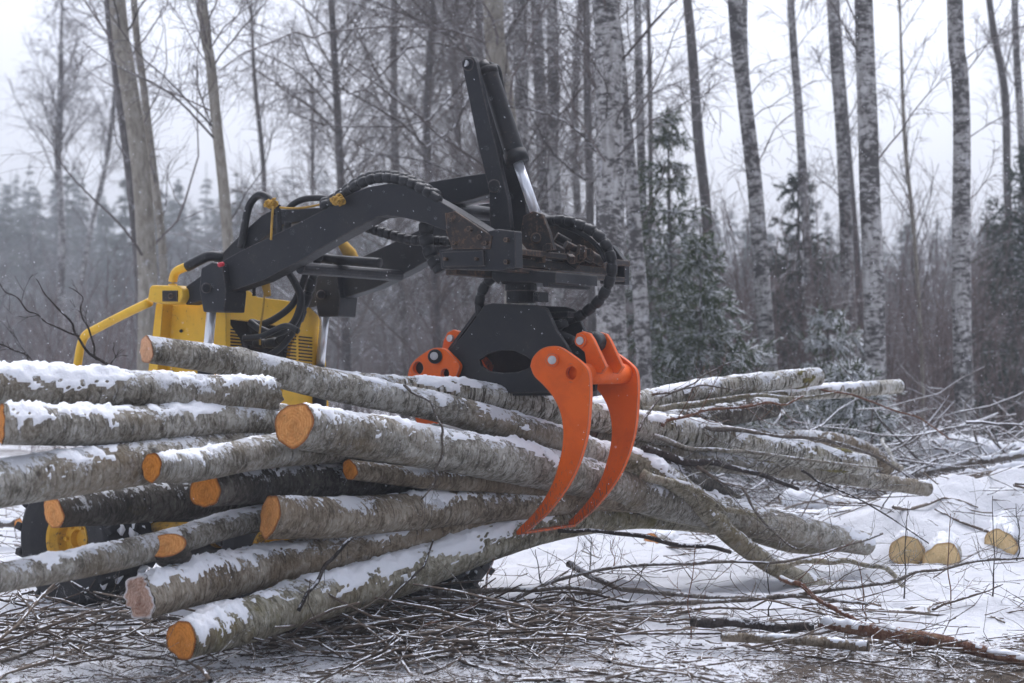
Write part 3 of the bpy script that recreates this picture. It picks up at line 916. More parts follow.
def plate(pts, ext, holes=()):
    """solid plate: outline (n,3) with holes, pushed along ext"""
    bm = bmesh.new()
    edges = []
    for loop in (pts, *holes):
        vs = [bm.verts.new(p) for p in loop]
        for i in range(len(vs)):
            edges.append(bm.edges.new((vs[i], vs[(i + 1) % len(vs)])))
    bmesh.ops.triangle_fill(bm, use_beauty=True, use_dissolve=False, edges=edges)
    res = bmesh.ops.extrude_face_region(bm, geom=bm.faces[:])
    vs = [g for g in res['geom'] if isinstance(g, bmesh.types.BMVert)]
    bmesh.ops.translate(bm, vec=Vector(ext), verts=vs)
    bmesh.ops.recalc_face_normals(bm, faces=bm.faces[:])
    return bm


def bm_add(mb, bm):
    bm.verts.index_update()
    v = [tuple(x.co) for x in bm.verts]
    q = [[x.index for x in f.verts] for f in bm.faces if len(f.verts) == 4]
    t = [[x.index for x in f.verts] for f in bm.faces if len(f.verts) == 3]
    mb.add(v, q, t)
    bm.free()


def circ(c, r, u, v, n=20):
    return [c + r * (math.cos(i * 2 * math.pi / n) * u + math.sin(i * 2 * math.pi / n) * v) for i in range(n)]


def pin(parent, c, r, ln, mat='pin', name='pin', boss=None):
    mb = MB()
    mb.tube(np.array([c, c - AX * ln]), r, 18, None)
    ob = mb.build(name, M[mat], parent, smooth=False, bevel=.002)
    return ob


loader = empty('wheeled_loader', tuple(P(200, 590, 7.2) * [1, 1, 0]), 'small yellow wheeled loader with black lifting arms, half hidden behind the log pile', 'loader')
near_arm = [(181, 290), (199, 277), (215, 265), (240, 251), (290, 227), (330, 206), (350, 194), (368, 187), (388, 183.5), (402, 184), (416, 188), (450, 207), (492, 233),
            (491, 247), (470, 246), (450, 240), (449, 232), (425, 223), (405, 218), (388, 216), (378, 217), (368, 222), (330, 243), (300, 261), (262, 281), (226, 293), (186, 305)]
arm_pts = [U(x, y, -.44) for x, y in near_arm]
mb = MB(); bm_add(mb, plate(arm_pts, AX * .08)); mb.build('lift_arm', M['black_paint'], loader, smooth=False, bevel=.004)
mb = MB(); bm_add(mb, plate([p + AX * .76 for p in arm_pts], AX * .08)); mb.build('lift_arm', M['black_paint'], loader, smooth=False, bevel=.004)
# weld-on gusset at the arm tip
g = [(447, 213), (455, 211), (492, 236), (490, 249), (452, 249), (446, 232)]
mb = MB(); bm_add(mb, plate([U(x, y, -.455) for x, y in g], AX * .012))
mb.tube(np.array([U(479, 237, -.47), U(479, 237, -.45)]), .008, 10)
mb.build('arm_gusset', M['rusty'], loader, smooth=False, bevel=.002)
# cross tube between the arms
mb = MB(); mb.tube(np.array([U(402, 202, -.36), U(402, 202, -.36) + AX * .69]), .03, 14)
mb.build('cross_tube', M['black_paint'], loader)
mb = MB(); mb.tube(np.array([U(300, 268, -.36), U(300, 268, -.36) + AX * .69]), .026, 14)
mb.build('cross_tube', M['black_paint'], loader, smooth=False, bevel=.004)
# lift cylinders
for da in (0, .76):
    s = AX * da
    mb = MB()
    blk = [(201, 268), (212, 262), (222, 264), (226, 292), (224, 312), (203, 312), (199, 290)]
    bm_add(mb, plate([U(x, y, -.475) + s for x, y in blk], AX * .13))
    mb.tube(np.array([U(206, 288, -.50) + s, U(206, 288, -.46) + s]), .02, 14)
    b = mb.build('lift_bracket', M['black_paint'], loader, smooth=False, bevel=.006)
    mb = MB(); mb.tube(np.array([U(212, 305, -.41) + s, U(206, 372, -.41) + s]), .021, 18); cy = mb.build('lift_rod', M['chrome'], loader)
    mb = MB(); mb.tube(np.array([U(206, 366, -.41) + s, U(204, 470, -.41) + s]), .036, 18); mb.build('cylinder_barrel', M['black_paint'], cy)
# middle bent beam behind the near arm
b1 = [(213, 262), (228, 247), (245, 230), (262, 215), (272, 210), (330, 207), (340, 222), (300, 222), (278, 226), (262, 240), (240, 256), (224, 268)]
mb = MB(); bm_add(mb, plate([U(x, y, -.2) for x, y in b1], AX * .08)); mb.build('tilt_beam', M['black_paint'], loader, smooth=False, bevel=.005)
mb = MB(); mb.tube(np.array([U(225, 263, -.18), U(258, 234, -.18), U(272, 225, -.18)]), .016, 10, 8); mb.build('tilt_rod', M['recess'], loader)
# tilt link, lever and tilt cylinder
lk = [(404, 187), (440, 180), (470, 175), (492, 172), (494, 193), (462, 202), (436, 206), (418, 196)]
mb = MB(); bm_add(mb, plate([U(x, y, -.05) for x, y in lk], AX * .07)); mb.build('tilt_link', M['black_paint'], loader, smooth=False, bevel=.005)
mb = MB(); mb.tube(np.array([U(440, 205, .05), U(515, 196, .05)]), .018, 12); mb.build('tilt_link_rod', M['pin'], loader)
lev = [(461.5, 62), (464, 57.5), (468, 56), (473, 57), (476, 62), (486, 105), (499, 160), (508, 200), (511, 228), (508, 240), (490, 236), (489, 190), (479, 150), (468, 95)]
lp = [U(x, y, -.1) for x, y in lev]
mb = MB(); bm_add(mb, plate(lp, AX * .025)); bm_add(mb, plate([p + AX * .13 for p in lp], AX * .025))
for yy, xx in ((64, 468), (186, 494)):
    mb.tube(np.array([U(xx, yy, -.112), U(xx, yy, .1)]), .025, 16)
mb.build('tilt_lever', M['black_paint'], loader, smooth=False, bevel=.003)
pin(loader, U(466.5, 63.5, -.108), .014, .012)
mb = MB(); mb.tube(np.array([U(488, 70, -.01), U(517, 160, -.01)]), [.037, .043], 22, 14)
mb.tube(np.array([U(482, 64, -.01), U(489, 72, -.01)]), .026, 16)
mb.tube(np.array([U(514.5, 152, -.01), U(518, 163, -.01)]), .049, 22)
mb.tube(np.array([U(487.5, 68, -.01), U(489.5, 75, -.01)]), .041, 22)
bar = mb.build('tilt_cylinder', M['worn_black'], loader)
mb = MB(); mb.tube(np.array([U(517, 160, -.01), U(536, 214, -.01)]), .021, 20); mb.build('piston_rod', M['chrome'], bar)
mb = MB(); mb.tube(np.array([U(492, 68, .06), U(498, 68, .06), U(503, 92, .06), U(511, 125, .06), U(519, 152, .06)]), .011, 10, 20); mb.build('hydraulic_hose', M['hose'], loader)
# knuckle at the foot of the piston
for a_ in (-.06, .035):
    kn = [(523, 216), (533, 211), (542, 214), (549, 232), (554, 250), (530, 254), (519, 240)]
    mb = MB(); bm_add(mb, plate([U(x, y, a_) for x, y in kn], AX * .022)); mb.tube(np.array([U(536, 238, a_ - .01), U(536, 238, a_ + .03)]), .02, 14)
    mb.build('knuckle_plate', M['rusty'], loader, smooth=False, bevel=.003)
# carriage: rails across the machine
mb = MB()
pa, pb = U(494, 259, -.42), U(494, 259, -.42) + AX * 1.02
mb.beam(pa + ZZ * .035, pb + ZZ * .035, .05, .025)
mb.beam(pa - FW * .05 + ZZ * .0, pb - FW * .05, .07, .035)
mb.beam(pa - ZZ * .035, pb - ZZ * .035, .04, .02)
mb.beam(pa - FW * .2 - ZZ * .03, pb - FW * .2 - ZZ * .03, .05, .05)
mb.build('carriage_rail', M['rusty'], loader, smooth=False, bevel=.004)
mb = MB()
e1 = [(439, 250), (487, 247), (488, 231), (498, 229), (515, 231), (516, 268), (500, 271), (441, 269)]
bm_add(mb, plate([U(x, y, -.45) for x, y in e1], AX * .05))
bm_add(mb, plate([U(x, y, -.465) for x, y in [(441, 252), (483, 250), (484, 266), (443, 267)]], AX * .014))
mb.build('carriage_end_plate', M['black_paint'], loader, smooth=False, bevel=.004)
mb = MB()
e2 = [(605, 247), (612, 245), (625, 262), (625, 285), (600, 284), (596, 268)]
bm_add(mb, plate([U(x, y, .56) for x, y in e2], AX * .04))
mb.build('carriage_end_plate', M['black_paint'], loader, smooth=False, bevel=.004)
mb = MB()
un = [(490, 268), (556, 272), (556, 283), (549, 283), (549, 287), (543, 287), (542, 283), (505, 281), (498, 284), (492, 279)]
bm_add(mb, plate([U(x, y, -.2) for x, y in un], AX * .32))
mb.build('carriage_base', M['black_paint'], loader, smooth=False, bevel=.003)
# rusty arch plates on the carriage
for a_ in (.22, .45):
    ar = [(548, 250), (547, 224), (558, 222), (574, 226), (590, 236), (602, 250), (604, 268), (552, 262)]
    mb = MB(); bm_add(mb, plate([U(x, y, a_) for x, y in ar], AX * .02))
    mb.build('arch_plate', M['rusty'], loader, smooth=False, bevel=.003)
for (x, y, a_, r_, l_) in ((565, 245, .1, .02, .1), (577, 250, .12, .026, .1), (556, 236, .15, .018, .07), (587, 254, .15, .02, .1), (548, 246, .05, .025, .08), (566, 256, .1, .03, .06)):
    c = U(x, y, a_)
    mb = MB(); mb.tube(np.array([c, c + AX * l_ * .6 + FW * .04 - ZZ * .03]), r_, 10)
    mb.build('coupler_pin', M['rusty'], loader, smooth=False, bevel=.002)
for i in range(12):
    c = U(random.uniform(515, 590), random.uniform(243, 262), random.uniform(-.1, .3))
    mb = MB(); mb.box(c, nrm(rng.normal(size=3)) * .02, FW * .012, ZZ * .015)
    mb.build('coupler_fitting', M['rusty'], loader, smooth=False, bevel=.002)
for (x, y, a_, r_) in ((212, 276, -.445, .018), (470, 229, -.46, .012), (486, 243, -.46, .009), (455, 243, -.46, .009), (452, 220, -.46, .008), (446, 259, -.47, .007), (477, 259, -.47, .007), (507, 240, -.455, .01), (507, 262, -.455, .01)):
    c = U(x, y, a_)
    mb = MB(); mb.tube(np.array([c - AX * .012, c + AX * .006]), r_, 6); mb.build('bolt', M['rusty'], loader, smooth=False, bevel=.001)
# weld bead where the arm bends, lying snow along its top
for path_ in ([(449, 232), (447, 222), (446, 213)], [(226, 293), (223, 280), (215, 266)]):
    pp = catmull(np.array([U(x, y, -.443) for x, y in path_]), 40)
    mb = MB(); mb.tube(pp, .005 + .0015 * np.sin(np.arange(40) * 1.9), 6); mb.build('weld_bead', M['rusty'], loader)
# body
pc = U(226, 300, -.27)                     # front right upright edge of the hood
mb = MB()
hood = [(226, 294), (231, 289), (240, 288), (250, 291), (258, 297), (290, 301), (300, 304), (311, 308), (319, 316), (324, 330), (330, 420), (226, 410)]
hp = [UF(x, y, pc) for x, y in hood]
rec = [(227, 319), (255, 322), (296, 329), (300, 331), (291, 345), (287, 372), (280, 400), (250, 400), (246, 360), (240, 338)]
bm_add(mb, plate(hp, -FW * .02, [[UF(x, y, pc) for x, y in rec]]))
bk = [p - FW * .021 for p in hp]
back = [p - FW * .3 for p in bk]
n_ = len(hp)
mb.add(np.concatenate([bk, back]), [[i, (i + 1) % n_, n_ + (i + 1) % n_, n_ + i] for i in range(n_)])
hd = mb.build('hood', M['yellow_paint'], loader, smooth=False, bevel=.004)
mb = MB(); ctr = UF(272, 350, pc) - FW * .16
mb.box(ctr, AX * .3, ZZ * .2, FW * .004)
for i in range(16):
    c = UF(random.uniform(245, 292), random.uniform(332, 372), pc) - FW * random.uniform(.03, .12)
    mb.box(c, nrm(rng.normal(size=3)) * random.uniform(.015, .05), AX * .012, ZZ * .014)
mb.build('engine_bay', M['recess'], hd, smooth=False)
mb = MB()
for i in range(9):
    y = 329 + i * 3.2
    mb.beam(UF(228, y, pc - FW * -.003), UF(237 + i * 1.2, y + 1.2, pc - FW * -.003), .004, .0055)
for i in range(11):
    y = 335 + i * 3.3
    mb.beam(UF(284, y, pc + FW * .003), UF(296, y + 1.3, pc + FW * .003), .004, .0055)
    mb.beam(UF(299, y + 1.6, pc + FW * .003), UF(312, y + 3, pc + FW * .003), .004, .0055)
mb.build('vent_slots', M['recess'], hd, smooth=False)
# side panel and post
mb = MB()
sp = [(158, 308), (226, 296), (226, 420), (150, 420)]
bm_add(mb, plate([U(x, y, -.3) for x, y in sp], AX * .03))
mb.build('side_panel', M['yellow_paint'], loader, smooth=False, bevel=.004)
mb = MB()
for x, y in ((164, 331), (181, 331), (172, 372)):
    mb.tube(np.array([U(x, y, -.312), U(x, y, -.298)]), .008, 8)
mb.build('panel_bolts', M['recess'], loader, smooth=False)
mb = MB()
po = [(156, 303), (163, 303), (157, 380), (147, 380)]
bm_add(mb, plate([U(x, y, -.36) for x, y in po], AX * .09)); mb.build('guard_post', M['yellow_paint'], loader, smooth=False, bevel=.004)
mb = MB()
bx = [(149, 288), (151, 285), (178, 285.5), (182, 289), (183, 297), (180, 303), (160, 304), (147, 301)]
bm_add(mb, plate([U(x, y, -.48) for x, y in bx], AX * .13)); hs_ = mb.build('guard_socket', M['yellow_paint'], loader, smooth=False, bevel=.008)
mb = MB(); bm_add(mb, plate([U(x, y, -.486) for x, y in ((162, 290.5), (177, 290.5), (177, 301.5), (162, 301.5))], AX * .01)); mb.tube(np.array([U(170.5, 296, -.50), U(170.5, 296, -.48)]), .011, 8)
mb.build('square_tube_end', M['rusty'], hs_, smooth=False, bevel=.002)
mb = MB(); mb.tube(np.array([U(72, 400, -.43), U(78, 362, -.43), U(81, 345, -.43), U(86, 335, -.43), U(96, 329, -.43), U(125, 314, -.43), U(150, 302, -.43)]), .0195, 14, 40)
mb.build('guard_rail', M['yellow_paint'], loader)
mb = MB(); mb.tube(np.array([U(173, 292, -.43), U(173, 280, -.43), U(176, 272, -.43), U(183, 268, -.43), U(189, 266, -.43)]), .019, 14, 20)
mb.build('guard_rail', M['yellow_paint'], loader)
mb = MB(); mb.tube(np.array([U(187, 266.8, -.43), U(200, 260, -.42), U(210, 256, -.40), U(222, 257, -.36)]), .022, 14, 16)
mb.build('hand_grip', M['hose'], loader)
mb = MB(); mb.tube(np.array([U(219, 265, -.5), U(223, 264, -.5)]), .010, 12); mb.build('red_cap', M['red'], loader)
# chassis
mb = MB()
WN = P(86, 542, 6.95); WN[2] = .265
mid = WN + FW * .5 + AX * .45
mb.box(mid + ZZ * .2, FW * .62, AX * .26, ZZ * .14)
mb.box(mid + ZZ * .38 - FW * .1, FW * .5, AX * .3, ZZ * .1)
mb.build('chassis', M['recess'], loader, smooth=False, bevel=.01)
mb = MB()
for f_ in (0, 1.1):
    mb.tube(np.array([WN + FW * f_ + AX * .08, WN + FW * f_ + AX * .78]), .06, 14)
    mb.box(WN + FW * (f_ + .1) + AX * .45 + ZZ * .05, FW * .1, AX * .2, ZZ * .07)
mb.tube(np.array([WN + FW * .2 + AX * .2 + ZZ * .02, WN + FW * 1.0 + AX * .2 + ZZ * .06]), .045, 12)
mb.beam(P(335, 553, 6.95), P(425, 534, 7.15), .09, .08)
mb.beam(P(395, 540, 6.9), P(420, 536, 6.95), .12, .1)
mb.build('axle', M['rim_yellow'], loader, smooth=False, bevel=.006)


def wheel(c, outward):
    """one wheel, face turned outward (+1 or -1 along AX)"""
    o_ = bpy.data.objects.new('wheel', None); COL.objects.link(o_)
    o_.location = c; o_.parent = loader; o_.matrix_parent_inverse = Matrix.Translation(-Vector(loader.location))
    ax = AX * outward
    prof = [(.1, .02), (.118, .1), (.19, .125), (.235, .13), (.258, .115), (.265, .06), (.266, 0)]
    prof = prof + [(r_, -x_) for r_, x_ in prof[-2::-1]]
    n = 48
    V, q = [], []
    for i in range(n):
        a_ = i * 2 * math.pi / n
        d = math.cos(a_) * FW + math.sin(a_) * ZZ
        for r_, x_ in prof:
            V.append(c + d * r_ + ax * x_)
    m = len(prof)
    for i in range(n):
        for j in range(m - 1):
            q.append([i * m + j, ((i + 1) % n) * m + j, ((i + 1) % n) * m + j + 1, i * m + j + 1])
    t = MB(); t.add(np.array(V), q)
    for i in range(16):             # chevron lugs
        for side in (-1, 1):
            a0 = (i + (.5 if side > 0 else 0)) * 2 * math.pi / 16
            d0 = math.cos(a0) * FW + math.sin(a0) * ZZ
            a1 = a0 + .22
            d1 = math.cos(a1) * FW + math.sin(a1) * ZZ
            t.beam(c + d0 * .262 + ax * side * .13, c + d1 * .272 + ax * side * .005, .03, .03, up=d0)
    def sub(mb_, nm, mat, sm=True, bv=0):
        ob = mb_.build(nm, mat, None, sm, bv); ob.parent = o_
        ob.matrix_parent_inverse = Matrix.Translation(-Vector(c))
        return ob
    sub(t, 'tyre', M['rubber'], False, .004)
    rim = [(.0, .02), (.035, .02), (.04, .045), (.075, .04), (.085, .075), (.108, .1), (.119, .105), (.12, .095), (.106, .08), (.106, -.08)]
    V, q = [], []
    m = len(rim)
    for i in range(n):
        a_ = i * 2 * math.pi / n
        d = math.cos(a_) * FW + math.sin(a_) * ZZ
        for r_, x_ in rim:
            V.append(c + d * r_ + ax * x_)
    for i in range(n):
        for j in range(m - 1):
            q.append([i * m + j, ((i + 1) % n) * m + j, ((i + 1) % n) * m + j + 1, i * m + j + 1])
    t = MB(); t.add(np.array(V), q)
    for i in range(6):
        a_ = i * math.pi / 3
        d = math.cos(a_) * FW + math.sin(a_) * ZZ
        t.tube(np.array([c + d * .058 + ax * .03, c + d * .058 + ax * .06]), .009, 8)
    sub(t, 'rim', M['rim_yellow'], False)
    # snow packed on the tread
    t = MB()
    for i in range(70):
        a_ = random.uniform(0, 2 * math.pi)
        d = math.cos(a_) * FW + math.sin(a_) * ZZ
        x_ = random.uniform(-.12, .135)
        s_ = random.uniform(.008, .026)
        pc_ = c + d * (.262 - max(0, abs(x_) - .11) * 1.6) + ax * x_
        u_ = nrm(np.cross(d, ax) + .3 * rng.normal(size=3))
        pts = np.array([pc_ - u_ * s_ * 1.3, pc_ + d * s_ * .2, pc_ + u_ * s_ * 1.3])
        t.tubes(pts[None], np.array([[s_ * .3, s_ * .75, s_ * .3]]), 7, None, True)
    tag(sub(t, 'snow', M['snow']), kind='stuff')


wheel(WN, -1)
wheel(WN + AX * .86, 1)
wheel(WN + FW * 1.1, -1)
wheel(WN + FW * 1.1 + AX * .86, 1)


def hose(pts, r=.013, ribs=0, name='hydraulic_hose', parent=None, mat='hose'):
    p = catmull(np.array(pts), 60)
    mb_ = MB()
    mb_.tube(p, r, 10, None)
    if ribs:
        L = np.concatenate([[0], np.cumsum(np.linalg.norm(np.diff(p, axis=0), axis=1))])
        k_ = int(L[-1] / ribs)
        for i in range(k_):
            s0 = (i + .06) * ribs; s1 = (i + .88) * ribs
            a_ = np.array([np.interp(s0, L, p[:, c]) for c in range(3)])
            b_ = np.array([np.interp(s1, L, p[:, c]) for c in range(3)])
            mid_ = (a_ + b_) / 2
            mb_.tube(np.array([a_, a_ * .88 + b_ * .12, mid_, a_ * .12 + b_ * .88, b_]), [r * 1.02, r * 1.24, r * 1.26, r * 1.24, r * 1.02], 10, None)
    return mb_.build(name, M[mat], parent or loader)


for da, dz in ((0, 0), (.05, -3)):
    hose([U(x, y + dz, -.43 + da) for x, y in ((322, 206), (332, 203), (345, 194), (360, 183.5), (378, 178), (396, 179), (410, 183), (420, 188), (440, 200))], .017, .042)
hose([U(x, y, -.22) for x, y in ((241, 248), (244, 230), (248, 210), (253, 200), (260, 195), (268, 198), (273, 206), (276, 214))], .017)
hose([U(x, y, -.15) for x, y in ((288, 209), (295, 203), (305, 199), (318, 198), (332, 199), (345, 200))], .014)
hose([U(x, y, -.3) for x, y in ((278, 205), (279, 225), (280, 245), (283, 262))], .012)
hose([U(x, y, -.25) for x, y in ((288, 222), (286, 240), (284, 262), (296, 285), (301, 300), (294, 322), (278, 333), (262, 330), (250, 322))], .016)
hose([U(x, y, -.2) for x, y in ((310, 250), (308, 265), (302, 285), (292, 305), (276, 318), (262, 324), (252, 322))], .015)
hose([U(x, y, -.15) for x, y in ((320, 246), (317, 262), (311, 285), (304, 305), (296, 325), (282, 340), (262, 344), (246, 340))], .018, .07)
hose([U(x, y, -.18) for x, y in ((302, 300), (300, 318), (292, 334), (280, 348), (268, 356))], .014)
hose([U(x, y, -.3) for x, y in ((244, 338), (262, 336), (285, 326), (298, 331))], .013)
hose([U(x, y, -.3) for x, y in ((366, 227), (378, 231), (395, 236), (410, 240), (424, 241), (440, 241), (452, 242))], .017, .035)
hose([U(x, y, -.34) for x, y in ((426, 222), (426, 238), (430, 252), (437, 266), (440, 272))], .024, .05)
hose([U(x, y, -.1) for x, y in ((302, 255), (330, 259), (352, 261), (380, 263))], .022)
hose([U(x, y, .1) for x, y in ((545, 222), (562, 220), (580, 225), (597, 234), (608, 248), (612, 264), (610, 280), (602, 297), (590, 309), (578, 317), (566, 322))], .018, .05)
hose([U(x, y, .1) for x, y in ((560, 225), (580, 233), (597, 246), (606, 262))], .01)
hose([U(x, y, -.1) for x, y in ((494, 276), (487, 282), (481, 294), (479, 308), (481, 318))], .017, .05)
hose([U(x, y, .0) for x, y in ((476, 192), (468, 190), (474, 180), (486, 178))], .016)
hose([U(x, y, -.32) for x, y in ((254, 296), (254, 280), (254, 262))], .008)

# rope
rope = empty('rope', tuple(U(270, 206, -.3)), 'yellow rope knotted round the black hoses above the loader arm', 'rope')
mb = MB()
mb.tube(np.array([U(x, y, -.3) for x, y in ((272, 206), (285, 208), (300, 208), (318, 205), (332, 200), (342, 196))]), .0048, 8, 30)
mb.tube(np.array([U(x, y, -.46) for x, y in ((273, 206), (272, 220), (271, 240))]), .005, 8, 12)
mb.build('line', M['rope'], rope)
for (cx, cy, a_) in ((271, 204, -.32), (338, 200, -.47)):
    mb = MB()
    for i in range(11):
        c = U(cx + random.uniform(-3, 3), cy + random.uniform(-1.5, 1.5), a_)
        u_ = nrm(rng.normal(size=3)); v_ = nrm(np.cross(u_, rng.normal(size=3)))
        mb.tube(np.array([c + .018 * (math.cos(t) * u_ * 1.2 + math.sin(t) * v_ * .7) for t in np.linspace(0, 5.6, 14)]), .0042, 8, None)
    mb.build('knot', M['rope'], rope)
mb = MB(); mb.tube(np.array([U(x, y, -.3) for x, y in ((262, 268), (265, 282), (268, 296))]), [.012, .02, .014], 8, 10)
mb.tube(np.array([U(x, y, -.3) for x, y in ((265, 290), (263, 310), (260, 330), (260, 345))]), .005, 6, 12)
tag(mb.build('rope', M['rope']), 'short yellow rope end hanging below the near black arm in front of the hood', 'rope')
mb = MB(); mb.tube(np.array([U(x, y, -.05) for x, y in ((338, 238), (344, 246), (350, 254), (356, 262))]), [.018, .024, .03, .02], 9, 10)
tag(mb.build('strap', M['rope']), 'yellow frayed strap wrapped on the black cross tube between the arms', 'strap')

# ------------------------------------------------------------------ grapple
grap = empty('log_grapple', tuple(U(520, 300, 0)), 'hanging log grapple with black steel frame and bright orange claws gripping the bundle', 'grapple')
fr = [(484, 305), (492, 303), (536, 305), (546, 308), (556, 330), (566, 345), (572, 356), (566, 392), (455, 394), (450, 386), (458, 370), (446, 352), (462, 336), (474, 320)]
hole = [(479, 360), (488, 354), (500, 350.5), (514, 351), (526, 356), (533, 362), (528, 368), (518, 372), (502, 373), (488, 371), (481, 366)]
for a_ in (-.12, .10):
    mb = MB(); bm_add(mb, plate([U(x, y, -.12) + AX * (a_ + .12) for x, y in fr], AX * .02, [[U(x, y, -.12) for x, y in hole]] if a_ < 0 else []))
    mb.build('frame_plate', M['black_paint'], grap, smooth=False, bevel=.003)
mb = MB()
for (x0, y0, x1, y1) in ((484, 306, 450, 352), (456, 392, 560, 391)):
    a0, a1 = U(x0, y0, -.1), U(x1, y1, -.1)
    s_ = AX * .099
    d_ = nrm(np.cross(a1 - a0, AX)) * .006
    mb.box((a0 + a1) / 2 + s_ - d_ * 2, (a1 - a0) / 2, s_ * .98, d_)
mb.build('frame_web', M['black_paint'], grap, smooth=False)
mb = MB(); mb.tube(np.array([U(521, 277, 0), U(521, 303, 0)]), .06, 24); mb.tube(np.array([U(521, 284, 0), U(521, 291, 0)]), .066, 24)
mb.box(U(541, 297, 0), FW * .012, AX * .04, ZZ * .02)
mb.build('rotator', M['black_paint'], grap, smooth=False, bevel=.003)
mb = MB(); mb.box(U(557, 315, .06), FW * .07, AX * .03, ZZ * .012); mb.build('hose_guard', M['black_paint'], grap, smooth=False, bevel=.003)
mb = MB(); p0, p1 = U(545, 322, .0), U(592, 345, .0)
p1 = U(574, 341, -.0)
mb.tube(np.array([U(470, 352, 0), U(520, 336, 0), U(545, 331, 0)]), .034, 16)
mb.tube(np.array([U(545, 329, 0), U(572, 341, 0)]), .022, 16)
mb.tube(np.array([U(551, 326, .0), U(560, 325, 0), U(566, 322, .02)]), .02, 12)
mb.build('grapple_cylinder', M['hose'], grap)
# right claw: two curved tines, cross tube, lugs
tine = [(530, 366), (533, 357), (541, 349), (551, 346), (560, 347.5), (573, 356), (583, 364), (588.5, 372), (590, 388), (589.5, 405), (588, 425), (585, 442), (579, 462), (571, 480), (560, 497), (547, 513),
        (534, 525), (522, 534), (515.5, 534.5), (518, 529), (530, 517), (542, 502), (552, 484), (558, 466), (562, 448), (563, 430), (560, 412), (553, 397), (543, 385), (534, 376)]
tp = np.array([U(x, y, -.18) for x, y in tine])
tp_s = catmull(np.vstack([tp, tp[:1]]), 110)[:-1]
claw = empty('claw', tuple(U(552, 357, -.18)), None, None)
claw.parent = grap; claw.matrix_parent_inverse = Matrix.Translation(-Vector(grap.location))


def sub(mb_, nm, mat, par, sm=False, bv=.004):
    ob = mb_.build(nm, M[mat], None, sm, bv)
    ob.parent = par
    ob.matrix_parent_inverse = Matrix.Translation(-Vector(par.location))
    return ob


TSP = .378
for off in (0, TSP):
    mb = MB()
    bm_add(mb, plate([p + AX * off for p in tp_s], AX * .022, [circ(U(571.5, 373, -.18) + AX * off, .026, FW, ZZ)]))
    sub(mb, 'tine', 'orange_paint', claw)
mb = MB()
mb.tube(np.array([U(578, 374, -.16), U(578, 374, -.16) + AX * (TSP - .02)]), .041, 24)
sub(mb, 'cross_tube', 'orange_paint', claw, True, 0)
for off in (.07, .2):
    lg = [(565, 340), (567, 333.5), (573, 331), (580, 333), (584, 339), (597, 367), (592, 374), (578, 372), (575, 352), (568, 346)]
    lp_ = [U(x, y, -.16 ) for x, y in lg]
    mb = MB()
    bm_add(mb, plate([p + AX * off for p in lp_], AX * .022))
    sub(mb, 'lug', 'orange_paint', claw, bv=.003)
c = U(572, 340.5, -.16) + AX * .07
mb = MB(); mb.tube(np.array([c - AX * .014, c + AX * .17]), .016, 16); sub(mb, 'pin', 'pin', claw, bv=.001)
mb = MB(); mb.tube(np.array([c - AX * .008, c]), .026, 18); sub(mb, 'pin_boss', 'orange_paint', claw, bv=.001)
c = U(573, 341, -.16) + AX * .1
mb = MB(); mb.tube(np.array([c, c + AX * .09]), .04, 18); sub(mb, 'cylinder_eye', 'hose', claw, True, 0)
mb = MB(); mb.tube(np.array([U(552, 360, -.20), U(552, 360, -.18)]), .026, 20); sub(mb, 'pin_boss', 'orange_paint', claw, bv=.002)
mb = MB(); mb.tube(np.array([U(552, 360, -.207), U(552, 360, -.14)]), .017, 18); sub(mb, 'pin', 'pin', claw, bv=.002)
mb = MB(); mb.tubes(np.array([[U(571.5, 373, -.184), U(571.5, 373, -.18)]]), np.array([[.037, .037]]), 20)
cc = U(571.5, 373, -.184)
ring1, ring0 = circ(cc, .037, FW, ZZ, 20), circ(cc, .026, FW, ZZ, 20)
mb.add(np.array(ring1 + ring0), [[i, (i + 1) % 20, 20 + (i + 1) % 20, 20 + i] for i in range(20)])
sub(mb, 'hole_collar', 'orange_paint', claw, bv=0)
c = U(571.5, 373, -.18)
mb = MB(); mb.tube(np.array([c + AX * .03, c + AX * .05]), .034, 18); sub(mb, 'hole_back', 'recess', claw, bv=0)
# wear strip joining the tine tips
mb = MB()
a0, a1 = U(519, 532.5, -.165), U(519, 532.5, -.165) + AX * (TSP - .0)
mb.beam(a0 + FW * .02 + ZZ * .0, a1 + FW * .02, .03, .01)
sub(mb, 'tip_bar', 'orange_paint', claw, bv=.002)
# left claw
claw2 = empty('claw', tuple(U(435, 357, -.18)), None, None)
claw2.parent = grap; claw2.matrix_parent_inverse = Matrix.Translation(-Vector(grap.location))
lt = [(408, 382), (408, 373), (413, 362), (424, 353), (434, 348), (444, 349), (451, 355), (459, 364), (458, 372), (450, 390), (446, 410), (450, 440), (462, 470), (482, 500), (503, 520), (500, 524), (474, 508), (446, 476), (424, 440), (411, 405)]
lp2 = catmull(np.array([U(x, y, -.15) for x, y in lt + lt[:1]]), 90)[:-1]
for off in (0, .25):
    hs2 = [circ(U(418, 368, -.15) + AX * off, .026, FW, ZZ), circ(U(445, 373.5, -.15) + AX * off, .02, FW, ZZ)]
    mb = MB(); bm_add(mb, plate([p + AX * off for p in lp2], AX * .022, hs2)); sub(mb, 'tine', 'orange_paint', claw2)
for (hx, hy) in ((418, 368), (445, 373.5)):
    c = U(hx, hy, -.15)
    mb = MB(); mb.tube(np.array([c + AX * .028, c + AX * .045]), .032, 18); sub(mb, 'hole_back', 'recess', claw2, bv=0)
lg2 = [(440, 352), (442, 340), (446, 332), (452, 329), (458, 331), (461, 338), (458, 348), (454, 358)]
